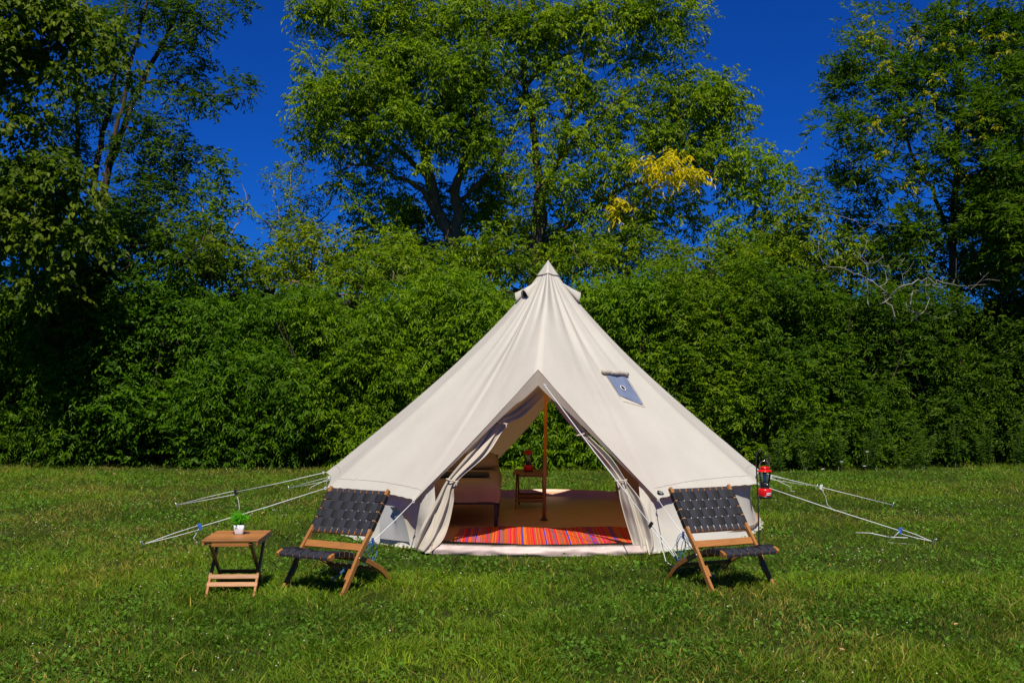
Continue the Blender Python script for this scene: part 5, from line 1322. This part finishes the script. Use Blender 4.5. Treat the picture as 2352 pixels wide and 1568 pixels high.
# ------------------------------------------------------------------ lanterns
def text_mesh(name, s, size, mat, parent, extrude=0.0004, shear=0.0):
    cu = bpy.data.curves.new(name, 'FONT'); cu.body = s; cu.size = size; cu.extrude = extrude; cu.align_x = 'CENTER'; cu.align_y = 'CENTER'; cu.shear = shear; cu.offset = size * .012
    ob = bpy.data.objects.new(name, cu); COL.objects.link(ob)
    dg = bpy.context.evaluated_depsgraph_get(); me = bpy.data.meshes.new_from_object(ob.evaluated_get(dg))
    COL.objects.unlink(ob); bpy.data.objects.remove(ob)
    me.materials.clear(); me.materials.append(mat)
    return link(bpy.data.objects.new(name, me), parent)
def make_lantern(label, loc, rz, k=1.0, handle=True, badge=True):
    t = empty('camping_lantern', loc, rz, label, 'lantern', 'red camping lanterns')
    lathe('base_ring', [(0.001, 0), (0.062, 0), (0.068, 0.004), (0.069, 0.022), (0.064, 0.024)], M['black_plastic'], t)
    lathe('base', [(0.0655, 0.022), (0.067, 0.026), (0.066, 0.07), (0.063, 0.084), (0.055, 0.093), (0.044, 0.096)], M['red'], t, 40)
    lathe('collar', [(0.044, 0.092), (0.044, 0.098), (0.0445, 0.118), (0.047, 0.138), (0.047, 0.147), (0.044, 0.150), (0.02, 0.150), (0.001, 0.150)], M['black_plastic'], t)
    lathe('globe', [(0.045, 0.150), (0.050, 0.168), (0.056, 0.200), (0.059, 0.235), (0.059, 0.258)], M['clear'], t, 40)
    lathe('light_tube', [(0.001, 0.15), (0.019, 0.15), (0.019, 0.240), (0.001, 0.240)], M['lens'], t, 24)
    lathe('tube_cap', [(0.020, 0.238), (0.020, 0.256), (0.001, 0.256)], M['black_plastic'], t, 24)
    lathe('cap', [(0.056, 0.252), (0.070, 0.254), (0.0715, 0.258), (0.069, 0.262), (0.052, 0.274), (0.042, 0.279), (0.040, 0.284), (0.046, 0.287), (0.047, 0.293), (0.040, 0.301), (0.022, 0.306), (0.001, 0.307)], M['red'], t, 40)
    for a in np.linspace(0, 2 * PI, 5)[:-1]:
        tube('guard_wire', [(0.0615 * math.cos(a + .5), 0.0615 * math.sin(a + .5), .256), (0.061 * math.cos(a + .5), 0.061 * math.sin(a + .5), .20), (0.047 * math.cos(a + .5), 0.047 * math.sin(a + .5), .15)], 0.0012, M['peg'], t, 5)
    if handle:
        tube('handle', [(0.052 * math.cos(a) , 0, 0.282 + 0.078 * math.sin(a) ** .8) for a in np.linspace(0.001, PI - .001, 21)], 0.0026, M['chrome'], t, 8)
    bl = lathe('knob', [(0.001, .006), (0.008, .006), (0.009, 0)], M['peg'], t, 12, (0, 0, 0)); bl.rotation_euler = (PI / 2, 0, 0); bl.location = (0.018, -0.042, 0.132)
    if badge:
        rr = 0.0676; zc = 0.047
        rows = [[(rr * math.sin(a + .12 * (z_ / .022)), -rr * math.cos(a + .12 * (z_ / .022)), zc + z_) for a in np.linspace(0.10, 0.92, 13)] for z_ in (-.011, .011)]
        pl = grid_obj('badge', rows, M['badge_white'], t, False)
        tx = text_mesh('badge_lettering', 'Coleman', 0.0165, M['badge_ink'], pl, 0.0003, 0.2)
        for v in tx.data.vertices:
            a = 0.51 + v.co.x / rr; q = rr + 0.0008 + v.co.z; v.co = Vector((q * math.sin(a), -q * math.cos(a), zc + v.co.y))
    t.scale = (k, k, k)
    return t
HY = 10.10; hx = at(1743, 1255, HY).x
hook = empty('shepherd_hook', (hx, HY, 0), 0, 'thin black iron shepherd hook planted in the lawn holding the lantern', 'hook')
hp = [at(1744.5, 1296, HY), at(1743, 1230, HY), at(1741, 1150, HY), at(1738, 1085, HY), at(1737, 1056, HY), at(1739, 1041, HY), at(1744.5, 1033.5, HY), at(1751, 1037, HY), at(1756, 1048, HY), at(1759, 1062, HY), at(1762.5, 1066, HY), at(1765.5, 1061, HY), at(1765, 1050, HY), at(1763, 1044.5, HY)]
P0 = np.array([tuple(p) for p in hp]); P0[0][2] = -0.02
rad = np.interp(np.arange(60), [0, 59], [0.0072, 0.0058])
tube('rod', spline(P0, 60) - np.array([hx, HY, 0]), 0.0062, M['iron'], hook, 8)
lb = at(1757, 1143.5, HY)
make_lantern('red camping lantern with clear globe hanging from the iron hook', (lb.x - 0.002, HY - 0.0, lb.z), R(-4), 0.93)
tl_ = at(1213.5, 1093, 14.0)
make_lantern('red camping lantern standing on the side table inside the tent', (tl_.x, 14.02, 0.466), R(20), 0.86, True, False)

# ------------------------------------------------------------------ bed, blanket, pillow, rug in the tent
bed = empty('bed', (-0.62, 13.15, 0.02), 0, 'narrow bed on black legs under a taupe sheet inside the tent', 'bed')
x0_, x1_, y0_, y1_ = -0.48, 0.47, -0.90, 0.95
rows = []
for t in np.linspace(0, 1, 5): pass
def bedtop(x_, y_): return 0.50 + 0.012 * mnoise.noise(Vector((x_ * 3, y_ * 3, 2)))
nx, ny = 26, 40; rows = []
for j in range(ny + 1):
    row = []
    for i in range(nx + 1):
        u = i / nx * 2 - 1; v = j / ny * 2 - 1
        # superellipse mapping of the rounded mattress with the sheet hanging down the sides
        m_ = max(abs(u), abs(v)); 
        k = 0.80
        cu_ = max(-1, min(1, u / k)); cv_ = max(-1, min(1, v / k))
        X = (x0_ + x1_) / 2 + cu_ * (x1_ - x0_) / 2; Y = (y0_ + y1_) / 2 + cv_ * (y1_ - y0_) / 2
        drop = max(0, (m_ - k) / (1 - k)); z_ = bedtop(X, Y) - 0.03 * max(abs(cu_), abs(cv_)) ** 8 - drop * 0.20
        if drop > 0:
            f_ = 0.010 * math.sin(14 * (X + Y) * 2.1 + 3 * mnoise.noise(Vector((X * 4, Y * 4, 0)))) * drop + 0.02 * math.sin(PI * min(1, drop * 1.1))
            if abs(u) >= abs(v): X += math.copysign(f_, u)
            else: Y += math.copysign(f_, v)
            if drop > .9: z_ += 0.02 * mnoise.noise(Vector((X * 9, Y * 9, 5)))
        row.append((X, Y, z_))
    rows.append(row)
grid_obj('mattress', rows, M['sheet_fabric'], bed, True)
for sx_ in (-0.44, 0.43): plank('side_rail', (sx_, y0_ + .01, 0.262), (sx_, y1_ - .01, 0.262), 0.03, 0.035, M['iron'], bed)
for yy in (y0_ + .02, 0.03, y1_ - .03): plank('cross_rail', (-.42, yy, 0.262), (.415, yy, 0.262), 0.03, 0.035, M['iron'], bed)
for sx_ in (-0.44, 0.445):
    for yy in (y0_ + .02, 0.03, y1_ - .03): plank('leg', (sx_, yy, 0.0), (sx_, yy, 0.245), 0.042, 0.042, M['iron'], bed, up=(0, 1, 0))
bm = bmesh.new(); bmesh.ops.create_grid(bm, x_segments=24, y_segments=16, size=1)
V0 = [v for v in bm.verts]
for v in V0:
    e = max(0, 1 - abs(v.co.x) ** 4) ** .5 * max(0, 1 - abs(v.co.y) ** 4) ** .5
    v.co = Vector((v.co.x * 0.33 * (1 - .05 * abs(v.co.y)), v.co.y * 0.22, 0.075 * e + 0.006 * mnoise.noise(v.co * 6)))
top_ = bmesh.ops.duplicate(bm, geom=bm.faces[:]); 
for g_ in top_['geom']:
    if isinstance(g_, bmesh.types.BMVert): g_.co.z *= -0.6
bmesh.ops.remove_doubles(bm, verts=bm.verts, dist=0.004); bmesh.ops.recalc_face_normals(bm, faces=bm.faces)
pw = bm_obj('pillow', bm, M['sheet_fabric'], None, True); pw.location = (-0.50, 13.85, 0.60); pw.rotation_euler = (R(14), R(-3), R(4))
tag(pw, 'plump taupe pillow at the head of the bed', 'pillow')
rows = [[(X, Y, z_ + 0.006 * mnoise.noise(Vector((X * 8, Y * 8, 1)))) for X in np.linspace(-.30, .36, 12)] for Y, z_ in ((-.13, 0.0), (-.14, 0.018), (-.12, .034), (.13, .036), (.15, .018), (.14, 0.0))]
bl = grid_obj('folded_blanket', rows, M['towel'], None, True); bl.location = (-0.62, 12.72, 0.530); bl.rotation_euler = (0, 0, R(3)); solid(bl, 0.004)
tag(bl, 'dark folded blanket lying across the foot of the bed', 'blanket')
rx0, rx1, ry0, ry1 = -0.60, 1.275, 10.93, 12.12
rows = []
for j, t in enumerate(np.linspace(0, 1, 24)):
    row = []
    for s in np.linspace(0, 1, 70):
        X = rx0 + (rx1 - rx0) * s + 0.05 * (1 - s) * t - 0.0; Y = ry0 + (ry1 - ry0) * t + 0.02 * math.sin(9 * s) * (1 - t) - (0.05 * math.sin(PI * s)) * (1 - t)
        row.append((X - .3375, Y - 11.5, 0.036 + 0.007 * math.sin(11 * s + 2 * t) * math.sin(5 * t) + 0.008 * mnoise.noise(Vector((X * 5, Y * 3, 0)))))
    rows.append(row)
rug = grid_obj('rug', rows, M['rug'], None, True); rug.location = (.3375, 11.5, 0); solid(rug, 0.005)
tag(rug, 'orange rug with fine red and blue stripes just inside the tent door', 'rug')

# fallen leaves
for i, (px, py, s) in enumerate([(581, 1105, .030), (604, 1177, .026), (642, 1162, .026), (63, 1087, .05), (148, 1086, .04), (262, 1088, .04), (2196, 1432, .022), (1934, 1490, .02), (548, 1316, .02)]):
    p = gat(px, py, 0.05)
    bm = bmesh.new(); c = [bm.verts.new(v) for v in ((-1, 0, 0), (-.3, -.5, .12), (.4, -.42, .2), (1, 0, .05), (.4, .42, .22), (-.3, .5, .1), (0, 0, -.06))]
    for k in range(6): bm.faces.new((c[k], c[(k + 1) % 6], c[6]))
    for v in bm.verts: v.co *= s
    o = bm_obj('fallen_leaf', bm, M['dry_leaf']); o.location = p; o.rotation_euler = (RNG.normal(0, .3), RNG.normal(0, .3), RNG.random() * 6)
    solid(o, 0.001)
    tag(o, ['curled brown leaf on the grass behind the far left guy rope', 'brown leaf on the grass between the two left guy ropes', 'brown leaf on the grass just below the upper left guy rope', 'brown leaf lying at the hedge foot by the left picture edge', 'second brown leaf from the left along the hedge foot', 'third brown leaf from the left along the hedge foot', 'brown leaf in the lawn at the right, nearest the picture edge', 'brown leaf in the near lawn below the right chair', 'tiny brown leaf in the grass by the small table legs'][i], 'leaf', 'fallen brown leaves on the lawn')
bpy.context.view_layer.update()

#print('TRIS', sum(len(o.data.polygons) if o.data.polygons and len(o.data.polygons[0].vertices)==3 else 2*len(o.data.polygons) for o in bpy.data.objects if o.type=='MESH'))
